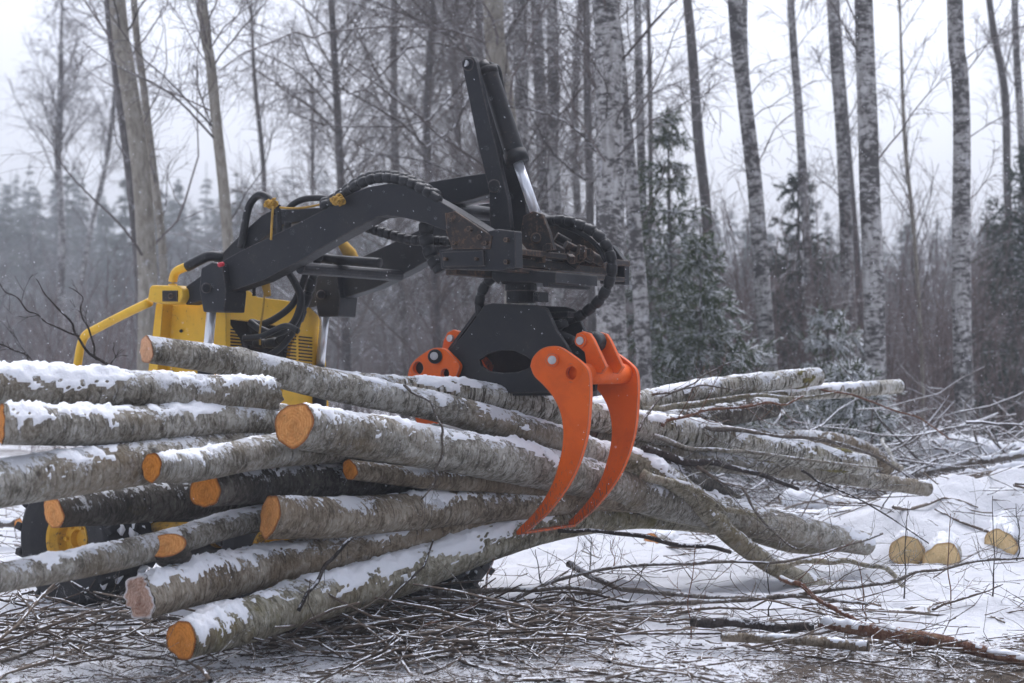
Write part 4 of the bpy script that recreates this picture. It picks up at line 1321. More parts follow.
for off in (.08, .2):
    mb = MB(); bm_add(mb, plate([U(x, y, -.15) + AX * off - FW * .05 for x, y in lg2], AX * .02)); sub(mb, 'lug', 'orange_paint', claw2, bv=.003)
c = U(450, 338, -.15) + AX * .08 - FW * .05
mb = MB(); mb.tube(np.array([c - AX * .014, c + AX * .16]), .015, 16); sub(mb, 'pin', 'pin', claw2, bv=.001)
mb = MB(); mb.tube(np.array([U(435, 356.5, -.17), U(435, 356.5, -.15)]), .03, 18); sub(mb, 'pin_boss', 'black_paint', claw2, bv=.002)
mb = MB(); mb.tube(np.array([U(434, 356, -.178), U(434, 356, -.12)]), .0165, 18); sub(mb, 'pin', 'pin', claw2, bv=.002)
mb = MB(); mb.tube(np.array([U(425, 380, -.13), U(425, 380, -.13) + AX * .23]), .035, 18); sub(mb, 'cross_tube', 'orange_paint', claw2, True, 0)


# ------------------------------------------------------------------ branches
def wiggly(pts, n, amp, sd):
    p = catmull(np.array(pts), n)
    t = np.linspace(0, 1, n) * len(pts) * 1.6
    return p + amp * np.stack([vn(np.stack([t + sd, 0 * t + i * 9.1, 0 * t], -1)) for i in range(3)], -1)


def grow(Pp, Rr, counts, t0, t1, L, ang, nseg, wig, grav, rfac=0.6, rmin=.001, power=1.0, up=0.0, azbias=None):
    """side shoots: Pp (K,N,3), Rr (K,N), counts int or per parent; L(t, parent length) -> length"""
    K, N, _ = Pp.shape
    if np.isscalar(counts):
        idx = np.repeat(np.arange(K), counts)
    else:
        idx = np.repeat(np.arange(K), counts)
    m = len(idx)
    if m == 0:
        return np.zeros((0, nseg, 3)), np.zeros((0, nseg))
    t = t0 + (t1 - t0) * rng.random(m) ** power
    f = t * (N - 1)
    i0 = np.minimum(f.astype(int), N - 2)
    fr_ = (f - i0)[:, None]
    a, b = Pp[idx, i0], Pp[idx, i0 + 1]
    p = a * (1 - fr_) + b * fr_
    r0 = Rr[idx, i0] * (1 - fr_[:, 0]) + Rr[idx, i0 + 1] * fr_[:, 0]
    T = nrm(b - a)
    ref = np.where(np.abs(T[:, 2:3]) > 0.9, np.array([1.0, 0, 0]), np.array([0, 0, 1.0]))
    Uv = nrm(np.cross(T, ref)); Vv = np.cross(T, Uv)
    az = rng.random(m) * 2 * math.pi
    if azbias is not None:
        az = azbias + rng.normal(size=m) * .9
    an = ang * (0.75 + 0.5 * rng.random(m))
    d = np.cos(an)[:, None] * T + np.sin(an)[:, None] * (np.cos(az)[:, None] * Uv + np.sin(az)[:, None] * Vv)
    d = nrm(d + np.array([0, 0, up]))
    pl = np.linalg.norm(np.diff(Pp, axis=1), axis=-1).sum(1)[idx]
    Ln = L(t, pl) * (0.6 + 0.7 * rng.random(m))
    out = np.zeros((m, nseg, 3))
    out[:, 0] = p
    st = (Ln / (nseg - 1))[:, None]
    for i in range(1, nseg):
        d = nrm(d + wig * rng.normal(size=(m, 3)) + np.array([0, 0, grav]) * (i / nseg))
        out[:, i] = out[:, i - 1] + d * st
    r = np.maximum(np.minimum(r0 * rfac, Ln * 0.0075), rmin)[:, None] * np.linspace(1, 0.35, nseg)[None, :]
    return out, np.maximum(r, rmin * .6)


def branch(label, pts, r0, r1, mat='branch', twigs=8, tl=.25, D=None, group='loose branches on and around the pile', name='branch', amp=.012, cat='branch', sides=7):
    w3 = [P(x, y, dd) for x, y, dd in pts]
    n = 26
    path = wiggly(w3, n, amp, rng.random() * 50)
    rad = np.linspace(r0, r1, n) * (1 + .15 * vn(np.stack([np.linspace(0, 8, n), np.zeros(n), np.zeros(n) + rng.random() * 9], -1)))
    mb_ = MB()
    mb_.tubes(path[None], rad[None], sides, np.array([rng.random()]), True)
    if twigs:
        p1, r1_ = grow(path[None], rad[None], twigs, .12, .97, lambda t, pl: tl * (1.1 - .5 * t), .8, 7, .16, .05, .55, .0012, 1, .1)
        mb_.tubes(p1, r1_, 4)
        p2, r2_ = grow(p1, r1_, 2, .2, .9, lambda t, pl: pl * .45, .7, 5, .15, .05, .6, .001)
        mb_.tubes(p2, r2_, 3)
    return tag(mb_.build(name, M[mat]), label, cat, group)


branch('bare dark twig reaching up left above the snowy log at the left edge', [(112, 372, 5.5), (80, 338, 5.5), (60, 308, 5.5), (32, 277, 5.5)], .0055, .0015, 'branch_black', 0)
branch('thin twig arching to the left picture edge beside the dark twig', [(82, 337, 5.5), (55, 328, 5.5), (35, 315, 5.5), (12, 297, 5.5), (-8, 280, 5.5)], .0035, .0015, 'branch_black', 3, .12)
branch('short crooked twig standing in front of the yellow guard rail', [(96, 360, 5.5), (88, 335, 5.5), (82, 312, 5.5), (78, 295, 5.5), (68, 287, 5.5)], .0035, .0013, 'branch_black', 4, .06)
branch('low twig with forked tips lying over the snow at the left edge', [(44, 372, 5.2), (25, 358, 5.2), (3, 346, 5.2), (-15, 340, 5.2)], .0045, .0015, 'branch_black', 5, .12)
branch('tiny twig poking from snow between the two bare twigs and the topmost log', [(114, 372, 5.5), (113, 355, 5.5), (113, 343, 5.5)], .0025, .0012, 'branch_black', 3, .04)
branch('grey twig hanging down over the big foremost log', [(404, 384, 5.9), (428, 402, 5.9), (440, 428, 5.85), (444, 455, 5.85), (434, 480, 5.85), (423, 500, 5.85)], .005, .003, 'branch', 5, .14)
branch('dark stick leaning against the lowest log', [(352, 536, 5.75), (330, 560, 5.7), (312, 586, 5.6), (296, 610, 5.55)], .006, .008, 'branch_black', 2, .12)
branch('black stick running right from the tips of the orange claws', [(560, 531, 6.75), (600, 533, 6.8), (660, 541, 6.85), (730, 552, 6.9)], .008, .009, 'branch_black', 5, .2)
branch('long thin branch sweeping right below the claws up to the pale butts', [(500, 606, 6.5), (560, 580, 6.5), (620, 567, 6.5), (700, 562, 6.5), (780, 560, 6.5), (850, 548, 6.6), (885, 535, 6.7)], .008, .004, 'branch', 12, .3)
branch('forked grey branch lying low on the snow under the bundle', [(570, 565, 7.0), (600, 580, 6.8), (640, 590, 6.7), (700, 594, 6.6), (760, 596, 6.5)], .014, .007, 'branch', 7, .25)
branch('brown rod rising to the right edge past the pale butts', [(770, 602, 6.3), (840, 590, 6.3), (900, 578, 6.4), (950, 566, 6.5), (1040, 553, 6.6)], .008, .005, 'branch', 12, .25)
branch('reddish branch slanting down right into the litter', [(780, 578, 6.0), (800, 587, 5.95), (840, 612, 5.9), (890, 642, 5.8), (920, 655, 5.75)], .011, .006, 'branch_red', 6, .22)
branch('bent grey branch arching over the snow left of the pale butts', [(775, 566, 6.9), (820, 561, 6.9), (860, 562, 6.9), (890, 570, 6.9), (905, 584, 6.9)], .012, .009, 'alder_mossy', 3, .2)
branch('dark branch lying level in the litter below the claws', [(500, 612, 6.25), (600, 607, 6.2), (700, 600, 6.2), (790, 596, 6.3), (870, 606, 6.2)], .010, .006, 'branch', 10, .3)
branch('mossy brown stick among the litter under the right tyre', [(390, 592, 6.5), (450, 595, 6.3), (520, 588, 6.2), (600, 590, 6.1)], .012, .008, 'branch', 6, .22)
branch('brown bent stick crossing in front of the front tyre', [(418, 628, 5.9), (470, 605, 6.1), (490, 575, 6.5), (500, 545, 6.7)], .006, .003, 'branch_red', 5, .15)
branch('dark log like stick lying left of the reddish pole', [(690, 620, 5.95), (760, 627, 5.85), (812, 629, 5.8)], .02, .014, 'branch_black', 2, .1)
branch('long thin branch lying across the left litter', [(-20, 625, 5.9), (80, 612, 6.0), (180, 622, 5.7), (270, 640, 5.4)], .007, .004, 'branch', 12, .3)
branch('crooked branch near the lower left corner', [(-20, 668, 5.3), (60, 640, 5.5), (120, 650, 5.3), (170, 660, 5.2)], .008, .004, 'branch', 10, .28)
branch('thin dark branch crossing the snow below the left tyre', [(30, 560, 6.2), (90, 590, 6.0), (140, 610, 5.9), (210, 600, 5.9)], .006, .003, 'branch_black', 8, .2)
branch('thin twig crossing the pale birch log beside the orange claw', [(650, 395, 6.9), (690, 385, 6.9), (720, 370, 6.9), (738, 360, 6.9)], .005, .002, 'branch', 4, .15)
branch('bare twig curving above the orange claw toward the spruce', [(640, 430, 7.0), (660, 396, 7.2), (700, 388, 7.3), (740, 392, 7.4)], .006, .003, 'branch', 5, .2)
branch('red brown cane running down right past the thin birch pole', [(820, 388, 8.1), (870, 402, 8.3), (920, 420, 8.6), (950, 440, 8.8)], .006, .003, 'branch_red', 4, .2)
branch('dark twig drooping from the bundle over the right snow', [(800, 470, 7.6), (830, 485, 7.6), (870, 505, 7.5), (930, 545, 7.4)], .006, .003, 'branch_black', 8, .25)
branch('pale dry branch curling up from the far brush pile', [(985, 460, 11.8), (972, 430, 11.9), (965, 405, 12), (975, 392, 12)], .009, .004, 'branch', 4, .2)
branch('pale dry branch leaning left on the far brush pile', [(1005, 452, 11.6), (985, 432, 11.7), (975, 424, 11.7)], .010, .005, 'branch', 3, .2)
branch('snowy forked stick leaning on the brush pile behind the bundle', [(900, 470, 10.5), (890, 455, 10.6), (882, 438, 10.8)], .016, .012, 'birch_log', 2, .2)
for lb, pts_, r0_, r1_, mt in [
        ('crooked thin stem poking right between the two pale birch logs at the top', [(640, 412, 7.5), (690, 404, 7.6), (740, 396, 7.8), (830, 394, 8.0)], .016, .007, 'alder_mossy'),
        ('thin grey stem lying along the back of the kneed mossy log', [(640, 418, 7.4), (700, 424, 7.5), (760, 434, 7.7), (840, 446, 8.0), (900, 470, 8.2)], .014, .006, 'branch'),
        ('dark crooked stem squeezed under the kneed mossy log', [(640, 452, 7.2), (690, 462, 7.3), (740, 470, 7.4), (800, 488, 7.6)], .02, .008, 'branch_black'),
        ('wrinkled stem wedged beside the crooked mossy stem, torn at its end', [(640, 474, 7.1), (680, 484, 7.15), (720, 505, 7.2), (770, 520, 7.4)], .022, .01, 'alder_mossy'),
        ('slack thin branch hanging from the bundle toward the frosted log end', [(700, 470, 7.2), (740, 492, 7.2), (760, 520, 7.2), (800, 548, 7.2)], .008, .004, 'branch'),
        ('grey rod running just above the long slanting grey log', [(650, 436, 7.3), (720, 452, 7.4), (800, 462, 7.6), (880, 468, 7.9)], .012, .006, 'alder'),
        ('thin brown rod crossing the short dark log', [(660, 424, 7.35), (700, 414, 7.4), (760, 408, 7.5), (800, 398, 7.6)], .008, .004, 'branch_red')]:
    branch(lb, pts_, r0_, r1_, mt, 15, .28, group='crooked stems in the right half of the bundle', name='crooked_stem', cat='stem', amp=.022, sides=10)
for i, (x, y0, y1, dd, lb) in enumerate([
        (950, 625, 515, 6.6, 'tall thin shoot standing before the right one of the two pale butts'), (905, 600, 500, 6.9, 'thin shoot standing before the left one of the two pale butts'),
        (992, 600, 495, 6.7, 'dark thin shoot standing beside the rightmost pale butt'), (695, 655, 545, 6.1, 'thin reddish shoot standing in the litter below the crooked stem'),
        (1018, 560, 505, 7.4, 'forked shoot at the right edge above the snow'), (590, 575, 535, 7.4, 'pair forming thin shoot under the orange tine tips'), (612, 572, 540, 7.6, 'short pale shoot right of the orange tine tips'),
        (770, 620, 560, 6.5, 'fine shoot in front of the crooked mossy stem'), (540, 600, 550, 6.6, 'curved shoot rising left of the orange tine tips'), (865, 625, 560, 6.3, 'fine forked shoot over the reddish pole')]):
    branch(lb, [(x, y0, dd), (x + rng.normal() * 3, (y0 * .6 + y1 * .4), dd), (x + rng.normal() * 4, y1, dd)], .0035, .0013, 'branch_red' if i % 3 == 0 else 'branch_black', 6, .13, name='bare_shoot', cat='shoot', group='upright bare shoots', amp=.008, sides=5)


def litter():
    mb_ = MB()
    def patch(n, xr, yr, lr, rr_, zup=.0, flat=.12, nseg=6, wig=.22, density=None, yl=None):
        x = rng.uniform(*xr, n); y = rng.uniform(*yr, n)
        px = x  # world x share of view width
        wx = px * y * 0.3
        p = np.stack([wx, y, gz(wx, y) + .005 + np.abs(rng.normal(size=n)) * zup], -1)
        if density is not None:
            keep = rng.random(n) < density(p)
            p = p[keep]
        n = len(p)
        L_ = rng.uniform(*lr, n) * rng.random(n) ** .6
        az = rng.normal(size=n) * 1.3 + np.where(rng.random(n) < .5, 0, math.pi)
        d = np.stack([np.cos(az), np.sin(az), rng.normal(size=n) * flat + flat * .3], -1)
        d = nrm(d)
        out = np.zeros((n, nseg, 3)); out[:, 0] = p - d * (L_ / 2)[:, None] * .5
        for i in range(1, nseg):
            d = nrm(d + wig * rng.normal(size=(n, 3)) * np.array([1, 1, .45]))
            out[:, i] = out[:, i - 1] + d * (L_ / (nseg - 1))[:, None]
            g_ = gz(out[:, i, 0], out[:, i, 1])
            out[:, i, 2] = np.maximum(out[:, i, 2], g_ + .003)
        r0 = np.minimum(rng.uniform(*rr_, n), .003 + L_ * .012)
        rad = r0[:, None] * np.linspace(1, .4, nseg)[None]
        mb_.tubes(out, rad, 4)
        return out, rad
    dens = lambda p: np.clip(.3 + 1.3 * (vn(p * np.array([1.8, 2.4, 0]) + 3) + .25) - .12 * (p[:, 0] > .2) - 1.5 * ((p[:, 0] < -.9) & (p[:, 1] > 6.1)), 0, 1)
    o1, r1 = patch(1250, (-1.15, 1.15), (5.0, 6.6), (.1, .8), (.0012, .004), .03, .12, density=dens)
    patch(170, (-1.1, .9), (5.1, 6.9), (.3, 1.1), (.005, .011), .03, .06, density=dens)
    p2, r2 = grow(o1[::2], r1[::2], 1, .2, .9, lambda t, pl: pl * .35, .7, 5, .2, .1, .6, .001, 1, .3)
    mb_.tubes(p2, r2, 3)
    patch(550, (-1.1, .2), (5.5, 6.6), (.3, 1.2), (.003, .009), .05, .1, density=dens)
    patch(1700, (-1.15, 1.15), (4.9, 6.0), (.02, .1), (.001, .0035), .006, .1, 4)
    patch(420, (.35, 1.15), (8.8, 12), (.15, .8), (.002, .008), .03, .2)
    patch(60, (.3, 1.15), (8.6, 12), (.3, .9), (.012, .03), .01, .05)
    patch(900, (.2, 1.15), (4.9, 5.9), (.01, .07), (.001, .004), .004, .1, 3)
    o3, r3 = patch(150, (.0, 1.15), (6.4, 9.2), (.2, .7), (.0012, .0035), .05, .4)
    p4, r4 = grow(o3, r3, 2, .2, .9, lambda t, pl: pl * .4, .7, 5, .2, 0, .6, .001)
    mb_.tubes(p4, r4, 3)
    patch(250, (-1.2, -.7), (6.5, 12), (.2, .9), (.0015, .005), .03, .2)
    tag(mb_.build('brush_litter', M['litter']), 'mat of loose twigs and bark over the trampled snow', kind='stuff')
    # the far brush pile
    mb2 = MB()
    n = 950
    c = np.stack([rng.normal(size=n) * .7 + 3.0, rng.normal(size=n) * .8 + 12.4, np.abs(rng.normal(size=n)) * .24 + .02], -1)
    c2 = np.stack([rng.uniform(1.5, 4.8, n), rng.uniform(11, 16, n), np.abs(rng.normal(size=n)) * .12 + .02], -1)
    for cc_ in (c, c2):
        az = rng.normal(size=n) * .6 + np.where(rng.random(n) < .5, .3, math.pi + .3)
        d = nrm(np.stack([np.cos(az), np.sin(az), rng.normal(size=n) * .33], -1))
        L_ = rng.uniform(.2, 1.1, n)
        out = np.zeros((n, 6, 3)); out[:, 0] = cc_ - d * L_[:, None] * .5
        for i in range(1, 6):
            d = nrm(d + .15 * rng.normal(size=(n, 3))); out[:, i] = out[:, i - 1] + d * (L_ / 5)[:, None]
        mb2.tubes(out, rng.uniform(.002, .011, n)[:, None] * np.linspace(1, .4, 6)[None], 4)
    tag(mb2.build('brush_pile', m_twig('snowy_brush', (.04, .03, .026), (.09, .07, .06), (.2, .17, .15), .5, 7)), 'snow dusted heap of cut branches behind the logs', kind='stuff')


litter()


# ------------------------------------------------------------------ trees
def trunk_path(pts, D, top, n=26):
    """pixel waypoints from the bottom up -> world path from the ground to height TOP"""
    w3 = [P(x, y, D) for x, y in pts]
    w3 = [p for p in w3]
    b = w3[0].copy(); b2 = w3[1]
    if b[2] > 0.05:
        d = (b2 - b) / max(1e-6, (b2 - b)[2])
        w3 = [b - d * (b[2] - (-.1)) * np.array([.6, .6, 1])] + w3
    w3[0][2] = min(w3[0][2], -.1)
    e = w3[-1]; d = w3[-1] - w3[-2]; d = d / max(1e-6, d[2])
    if e[2] < top:
        w3.append(e + (d * .55 + np.array([0, 0, .45])) * (top - e[2]) * .5)
        w3.append(e + (d * .35 + np.array([0, 0, .65])) * (top - e[2]))
    return catmull(np.array(w3), n), w3


TREES = []


def tree(label, name, pts, D, width, top, mat='birch', twigmat='twig', nb=26, b0=.25, blen=1.6, ang=.9, grav=-.1, n2=9, n3=6, up=.1, group='bare trees at the forest edge', taper=.35, tw=1.0, explicit=(), sides=12, droop=-.12):
    path, w3 = trunk_path(pts, D, top)
    if pts[0][0] >= 640 and name != 'young_tree':
        nb, b0, blen = int(nb * .7), max(b0, .42), blen * .75
    base = path[0].copy(); base[2] = 0
    r0 = width / 2 * D / F
    n = len(path)
    z = path[:, 2]
    zf = P(512, 100, D)[2]
    rad = r0 * np.interp(z, [-.2, .0, .25, zf, top], [1.5, 1.35, 1.1, .95, taper * .5])
    path = path + .25 * r0 * np.stack([vn(np.stack([z * 1.2 + D * 7, 0 * z + i * 5, 0 * z], -1)) for i in range(3)], -1) * np.array([1, 1, 0])
    e = empty(name, tuple(base), label, 'tree', group)
    mb_ = MB()
    p_s = catmull(np.c_[path, rad], 90)
    mb_.tubes(p_s[None, :, :3], p_s[None, :, 3], sides, np.array([rng.random()]), True)
    mb_.build('trunk', M[mat], e)
    mc = MB()
    p1, r1 = grow(path[None], rad[None], nb, b0, .98, lambda t, pl: blen * (1.15 - .75 * t), ang, 9, .13, grav, .45, .006 * tw, 1, up)
    if len(explicit):
        ex = []
        for ep in explicit:
            ex.append(wiggly([P(x, y, dd) for x, y, dd in ep], 9, .03, rng.random() * 30))
        ex = np.array(ex)
        p1 = np.concatenate([p1, ex]); r1 = np.concatenate([r1, np.linspace(.011, .005, 9)[None].repeat(len(ex), 0)])
    mc.tubes(p1, r1, 5)
    p2, r2 = grow(p1, r1, n2, .15, .97, lambda t, pl: pl * .42 * (1.15 - .6 * t), .8, 7, .16, droop, .55, .0034 * tw)
    mc.tubes(p2, r2, 3)
    if n3:
        p3, r3 = grow(p2, r2, n3, .1, .97, lambda t, pl: pl * .5 * (1.1 - .4 * t) + .06, .7, 5, .17, droop * 1.6, .6, .0022 * tw)
        mc.tubes(p3, r3, 3)
    mc.build('crown', M[twigmat], e)
    TREES.append(e)
    return e


# left: aspens
tree('pale tan aspen with a smooth thick trunk, thickest of the trees at left', 'aspen_tree', [(150, 440), (147, 280), (137, 140), (127, 70), (117, 0)], 15, 19, 11, 'aspen', 'twig', 18, .3, 1.6, .9, .12, 6, 4, .3)
tree('slim dark stem close against the left side of the thick aspen', 'aspen_tree', [(146, 440), (139, 280), (129, 170), (117, 70), (109, 0)], 15.4, 9, 9, 'greytrunk', 'twig', 8, .35, 1.2, .8, .1, 5, 4, .3)
tree('thin leaning aspen just right of the thick aspen', 'aspen_tree', [(168, 440), (163, 270), (153, 170), (143, 80), (134, 0)], 16, 8, 10, 'aspen', 'twig', 14, .3, 1.2, .8, .12, 6, 4, .3)
tree('medium aspen with arching side branches behind the yellow loader', 'aspen_tree', [(238, 440), (228, 230), (217, 120), (211, 60), (203, 0)], 14, 11, 9.5, 'aspen', 'twig', 26, .25, 1.5, .9, .15, 7, 5, .25)
tree('ghostly pale birch far off at the left edge of the clearing', 'birch_tree', [(60, 420), (62, 250), (58, 150), (60, 100)], 34, 7, 9, 'birch', 'twig', 40, .3, 2.0, .7, -.05, 9, 6, .4, tw=1.6)
tree('slender leaning pale birch deep in the haze above the guard rail', 'birch_tree', [(95, 420), (80, 300), (100, 190), (108, 150)], 36, 5, 9, 'birch', 'twig', 30, .3, 1.8, .7, -.05, 8, 5, .4, tw=1.6)
tree('small bare tree standing alone against the sky left of the arm hump', 'young_tree', [(262, 430), (262, 300), (264, 180), (255, 80)], 24, 5, 7, 'greytrunk', 'twig', 26, .2, 1.3, .7, .12, 7, 4, .4, tw=1.3)
tree('thin young birch in the gap of sky behind the rope', 'young_tree', [(318, 430), (316, 300), (313, 200), (312, 130)], 28, 4, 6, 'birch', 'twig', 24, .25, 1.1, .6, .1, 6, 4, .4, tw=1.4)
# middle thicket of birches
tree('stout tan trunk rising directly behind the tilt cylinder', 'alder_tree', [(524, 440), (517, 270), (503, 90), (494, 0)], 14.5, 23, 11, 'aspen', 'twig_dark', 22, .2, 1.8, .95, -.05, 9, 6, .1)
tree('leaning snow streaked birch crossing behind the top of the tilt lever', 'birch_tree', [(545, 440), (515, 200), (490, 95), (468, 50), (440, 5)], 15.5, 12, 8.5, 'birch', 'twig_dark', 26, .2, 2.0, .9, -.04, 9, 6, .15,
     explicit=[[(452, 28, 15.3), (400, 28, 15), (340, 33, 14.6), (312, 37, 14.4), (290, 33, 14.3), (255, 46, 14.2), (215, 70, 14.2)], [(470, 52, 15.4), (420, 40, 15), (380, 75, 14.8), (350, 95, 14.6), (330, 70, 14.5), (305, 60, 14.4)],
               [(480, 80, 15.4), (440, 150, 15), (395, 118, 14.8), (350, 92, 14.7), (320, 75, 14.6), (300, 40, 14.6)], [(475, 66, 15.5), (430, 118, 15.2), (370, 125, 15), (325, 122, 14.8), (290, 112, 14.6)]])
tree('birch with mottled bark left of the double birch, just right of the tilt lever', 'birch_tree', [(528, 440), (524, 250), (522, 120), (519, 0)], 17, 15, 11, 'birch', 'twig_dark', 24, .2, 1.7, .9, -.1, 9, 6, .1)
tree('greyish birch stem beside the chrome piston rod', 'birch_tree', [(546, 440), (545, 250), (541, 120), (537, 0)], 18, 13, 11, 'birch', 'twig_dark', 24, .2, 1.7, .9, -.1, 9, 6, .1)
tree('straight slim birch between the piston rod and the stout birch cluster', 'birch_tree', [(560, 440), (557, 250), (553, 120), (551, 0)], 16.5, 13, 11, 'birch', 'twig_dark', 20, .2, 1.5, .9, -.1, 8, 5, .1)
tree('dark slim stem with long crossing branches left of the stout birch', 'alder_tree', [(594, 440), (590, 250), (588, 120), (586, 0)], 15, 8, 9, 'greytrunk', 'twig_dark', 30, .12, 1.5, 1.0, .0, 8, 5, .1)
tree('stoutest white and black birch, behind the right end of the carriage', 'birch_tree', [(612, 440), (610, 250), (608, 120), (606, 0)], 13, 29, 12, 'birch', 'twig_dark', 16, .3, 1.8, .9, -.1, 8, 6, .1)
tree('second stem leaning against the right side of the stoutest birch', 'birch_tree', [(650, 440), (640, 300), (629, 150), (618, 40), (612, -20)], 13.6, 15, 11, 'birch', 'twig', 16, .3, 1.6, .9, -.1, 7, 5, .1)
tree('thin pale birch between the stoutest birch and the spruce', 'birch_tree', [(645, 440), (643, 250), (640, 120), (638, 0)], 18, 9, 11, 'birch', 'twig', 18, .25, 1.4, .8, -.1, 7, 5, .1)
tree('wiry dark stem just left of the spruce top', 'alder_tree', [(650, 440), (650, 250), (650, 120), (648, 0)], 20, 5, 10, 'greytrunk', 'twig', 18, .25, 1.2, .8, 0, 7, 4, .2)
tree('dark slim birch rising behind the right flank of the snowy spruce', 'birch_tree', [(722, 440), (706, 220), (697, 110), (688, 0)], 17, 11, 11, 'greytrunk', 'twig', 16, .35, 1.4, .8, -.05, 7, 5, .2)
tree('leaning white birch right of the spruce, black streaked', 'birch_tree', [(782, 450), (766, 330), (754, 190), (744, 90), (734, 0)], 15, 16, 11, 'birch', 'twig', 14, .35, 1.5, .8, -.08, 7, 5, .15)
tree('twin stem forking up beside the top of the leaning white birch', 'birch_tree', [(770, 440), (758, 260), (750, 130), (745, 40), (744, -20)], 15.5, 7, 10, 'birch', 'twig', 12, .4, 1.2, .8, -.08, 6, 4, .15)
tree('slim pale birch above the dark small spruce', 'birch_tree', [(815, 440), (806, 230), (799, 110), (790, 0)], 19, 9, 11, 'birch', 'twig', 16, .35, 1.4, .8, -.08, 7, 5, .15)
tree('grey birch stem directly left of the tallest speckled birch', 'birch_tree', [(862, 440), (850, 300), (841, 130), (833, 0)], 18, 13, 11, 'birch', 'twig', 18, .3, 1.5, .8, -.1, 7, 5, .15)
tree('thin dark stem between the grey birch and the tallest speckled birch', 'alder_tree', [(868, 440), (858, 280), (848, 150), (838, 20)], 20, 6, 10, 'greytrunk', 'twig', 16, .3, 1.3, .8, -.05, 7, 4, .15)
tree('tallest speckled birch with wide dark bark plates, right of centre', 'birch_tree', [(882, 450), (876, 330), (871, 150), (866, 0)], 14, 21, 12, 'birch', 'twig', 16, .35, 1.7, .8, -.12, 7, 6, .1)
tree('bare spindly sapling between the two big right birches', 'young_tree', [(923, 450), (921, 350), (914, 240), (906, 150)], 17, 4, 5.2, 'aspen', 'twig', 24, .3, 1.0, .7, .08, 6, 3, .3)
tree('big pale birch near the right edge with a swelling halfway up', 'birch_tree', [(968, 450), (964, 330), (962, 200), (961, 80), (955, 0)], 14.5, 18, 12, 'birch', 'twig', 14, .4, 1.6, .8, -.12, 7, 5, .1)
tree('forked grey tree at the right edge, fork just below the picture top', 'alder_tree', [(1008, 440), (1008, 250), (1006, 140), (1003, 80), (990, 0)], 21, 8, 11, 'greytrunk', 'twig', 14, .4, 1.6, .8, .05, 7, 5, .2,
     explicit=[[(1003, 82, 21), (1010, 55, 21), (1014, 30, 21), (1018, 0, 21), (1022, -40, 21)]])
tree('slim birch half cut off by the right picture edge', 'birch_tree', [(1032, 440), (1028, 250), (1020, 120), (1014, 0)], 22, 8, 11, 'birch', 'twig', 14, .35, 1.5, .8, .0, 7, 5, .2)
# twiggy mass behind the arm
for i, (x, D, lb) in enumerate([(335, 20, 'bushy bare tree whose fine twigs fill the sky behind the arm hump'), (392, 22, 'twiggy leaning tree behind the rubber sleeved hoses'), (425, 19, 'bare tree with a dense brown haze of twigs left of the tilt lever'),
                                (455, 24, 'slender twiggy tree hidden behind the tilt link'), (478, 21, 'dense twiggy birch immediately left of the stout tan trunk'), (572, 22, 'twiggy slim birch behind the arched hose')]):
    tree(lb, 'bare_tree', [(x + 14, 440), (x + 8, 250), (x + 2, 120), (x - 4 + 6 * (i % 3), 0)], D, 8, 9.5, 'birch' if i % 2 else 'greytrunk', 'twig_brown', 64, .14, 2.0, .85, -.05, 12, 10, .15, tw=1.0)


def spruce(label, px, D, top_py, wid, mat, lean=0, gap=.19, base_py=None):
    top = P(px, top_py, D)
    bx = gx(px + lean, D)
    Hh = top[2]
    path = np.linspace([bx, D, -.1], top, 20)
    e = empty('spruce_tree', (bx, D, 0), label, 'tree', 'spruces at the forest edge')
    mb_ = MB(); rad = np.linspace(.016 * Hh, .004, 20); mb_.tubes(path[None], rad[None], 8, np.array([.3]), True)
    mb_.build('trunk', M['greytrunk'], e)
    zs = []
    z = .25
    while z < Hh - .1:
        zs.append(z); z += gap * random.uniform(.7, 1.3)
    B, BR = [], []
    for z in zs:
        t = z / Hh
        L = wid * (1 - t) ** .9 * random.uniform(.65, 1.12) + .04
        nb = random.randint(5, 8)
        a0 = random.uniform(0, 6.28)
        for i in range(nb):
            a = a0 + i * 6.28 / nb + random.uniform(-.3, .3)
            l = L * random.uniform(.55, 1.15)
            s = np.linspace(0, 1, 9)
            drop = -.28 * s + .2 * s ** 2 + (t - .35) * .5 * s
            c = path[0] + (path[-1] - path[0]) * t
            p = np.stack([c[0] + math.cos(a) * l * s, c[1] + math.sin(a) * l * s, z + l * drop], -1) + rng.normal(size=(9, 3)) * .012 * s[:, None]
            B.append(p); BR.append(np.linspace(.006 + .006 * l, .003, 9))
    B, BR = np.array(B), np.array(BR)
    mc = MB(); mc.tubes(B, BR, 4)
    lens = np.linalg.norm(B[:, -1] - B[:, 0], axis=1)
    p2, r2 = grow(B, BR * 0 + .008, np.maximum((lens * 34).astype(int), 6), .1, 1.0, lambda t, pl: pl * .36 * (1.1 - .7 * t) + .06, .85, 5, .08, -.22, 1, .006)
    mc.tubes(p2, np.maximum(r2, .0062), 3)
    p3, r3 = grow(p2, r2, 11, .05, 1.0, lambda t, pl: np.full_like(t, .05), .6, 3, .05, -.1, 1, .0045)
    mc.tubes(p3, np.maximum(r3, .0042), 3)
    mc.build('crown', M[mat], e)
    return e


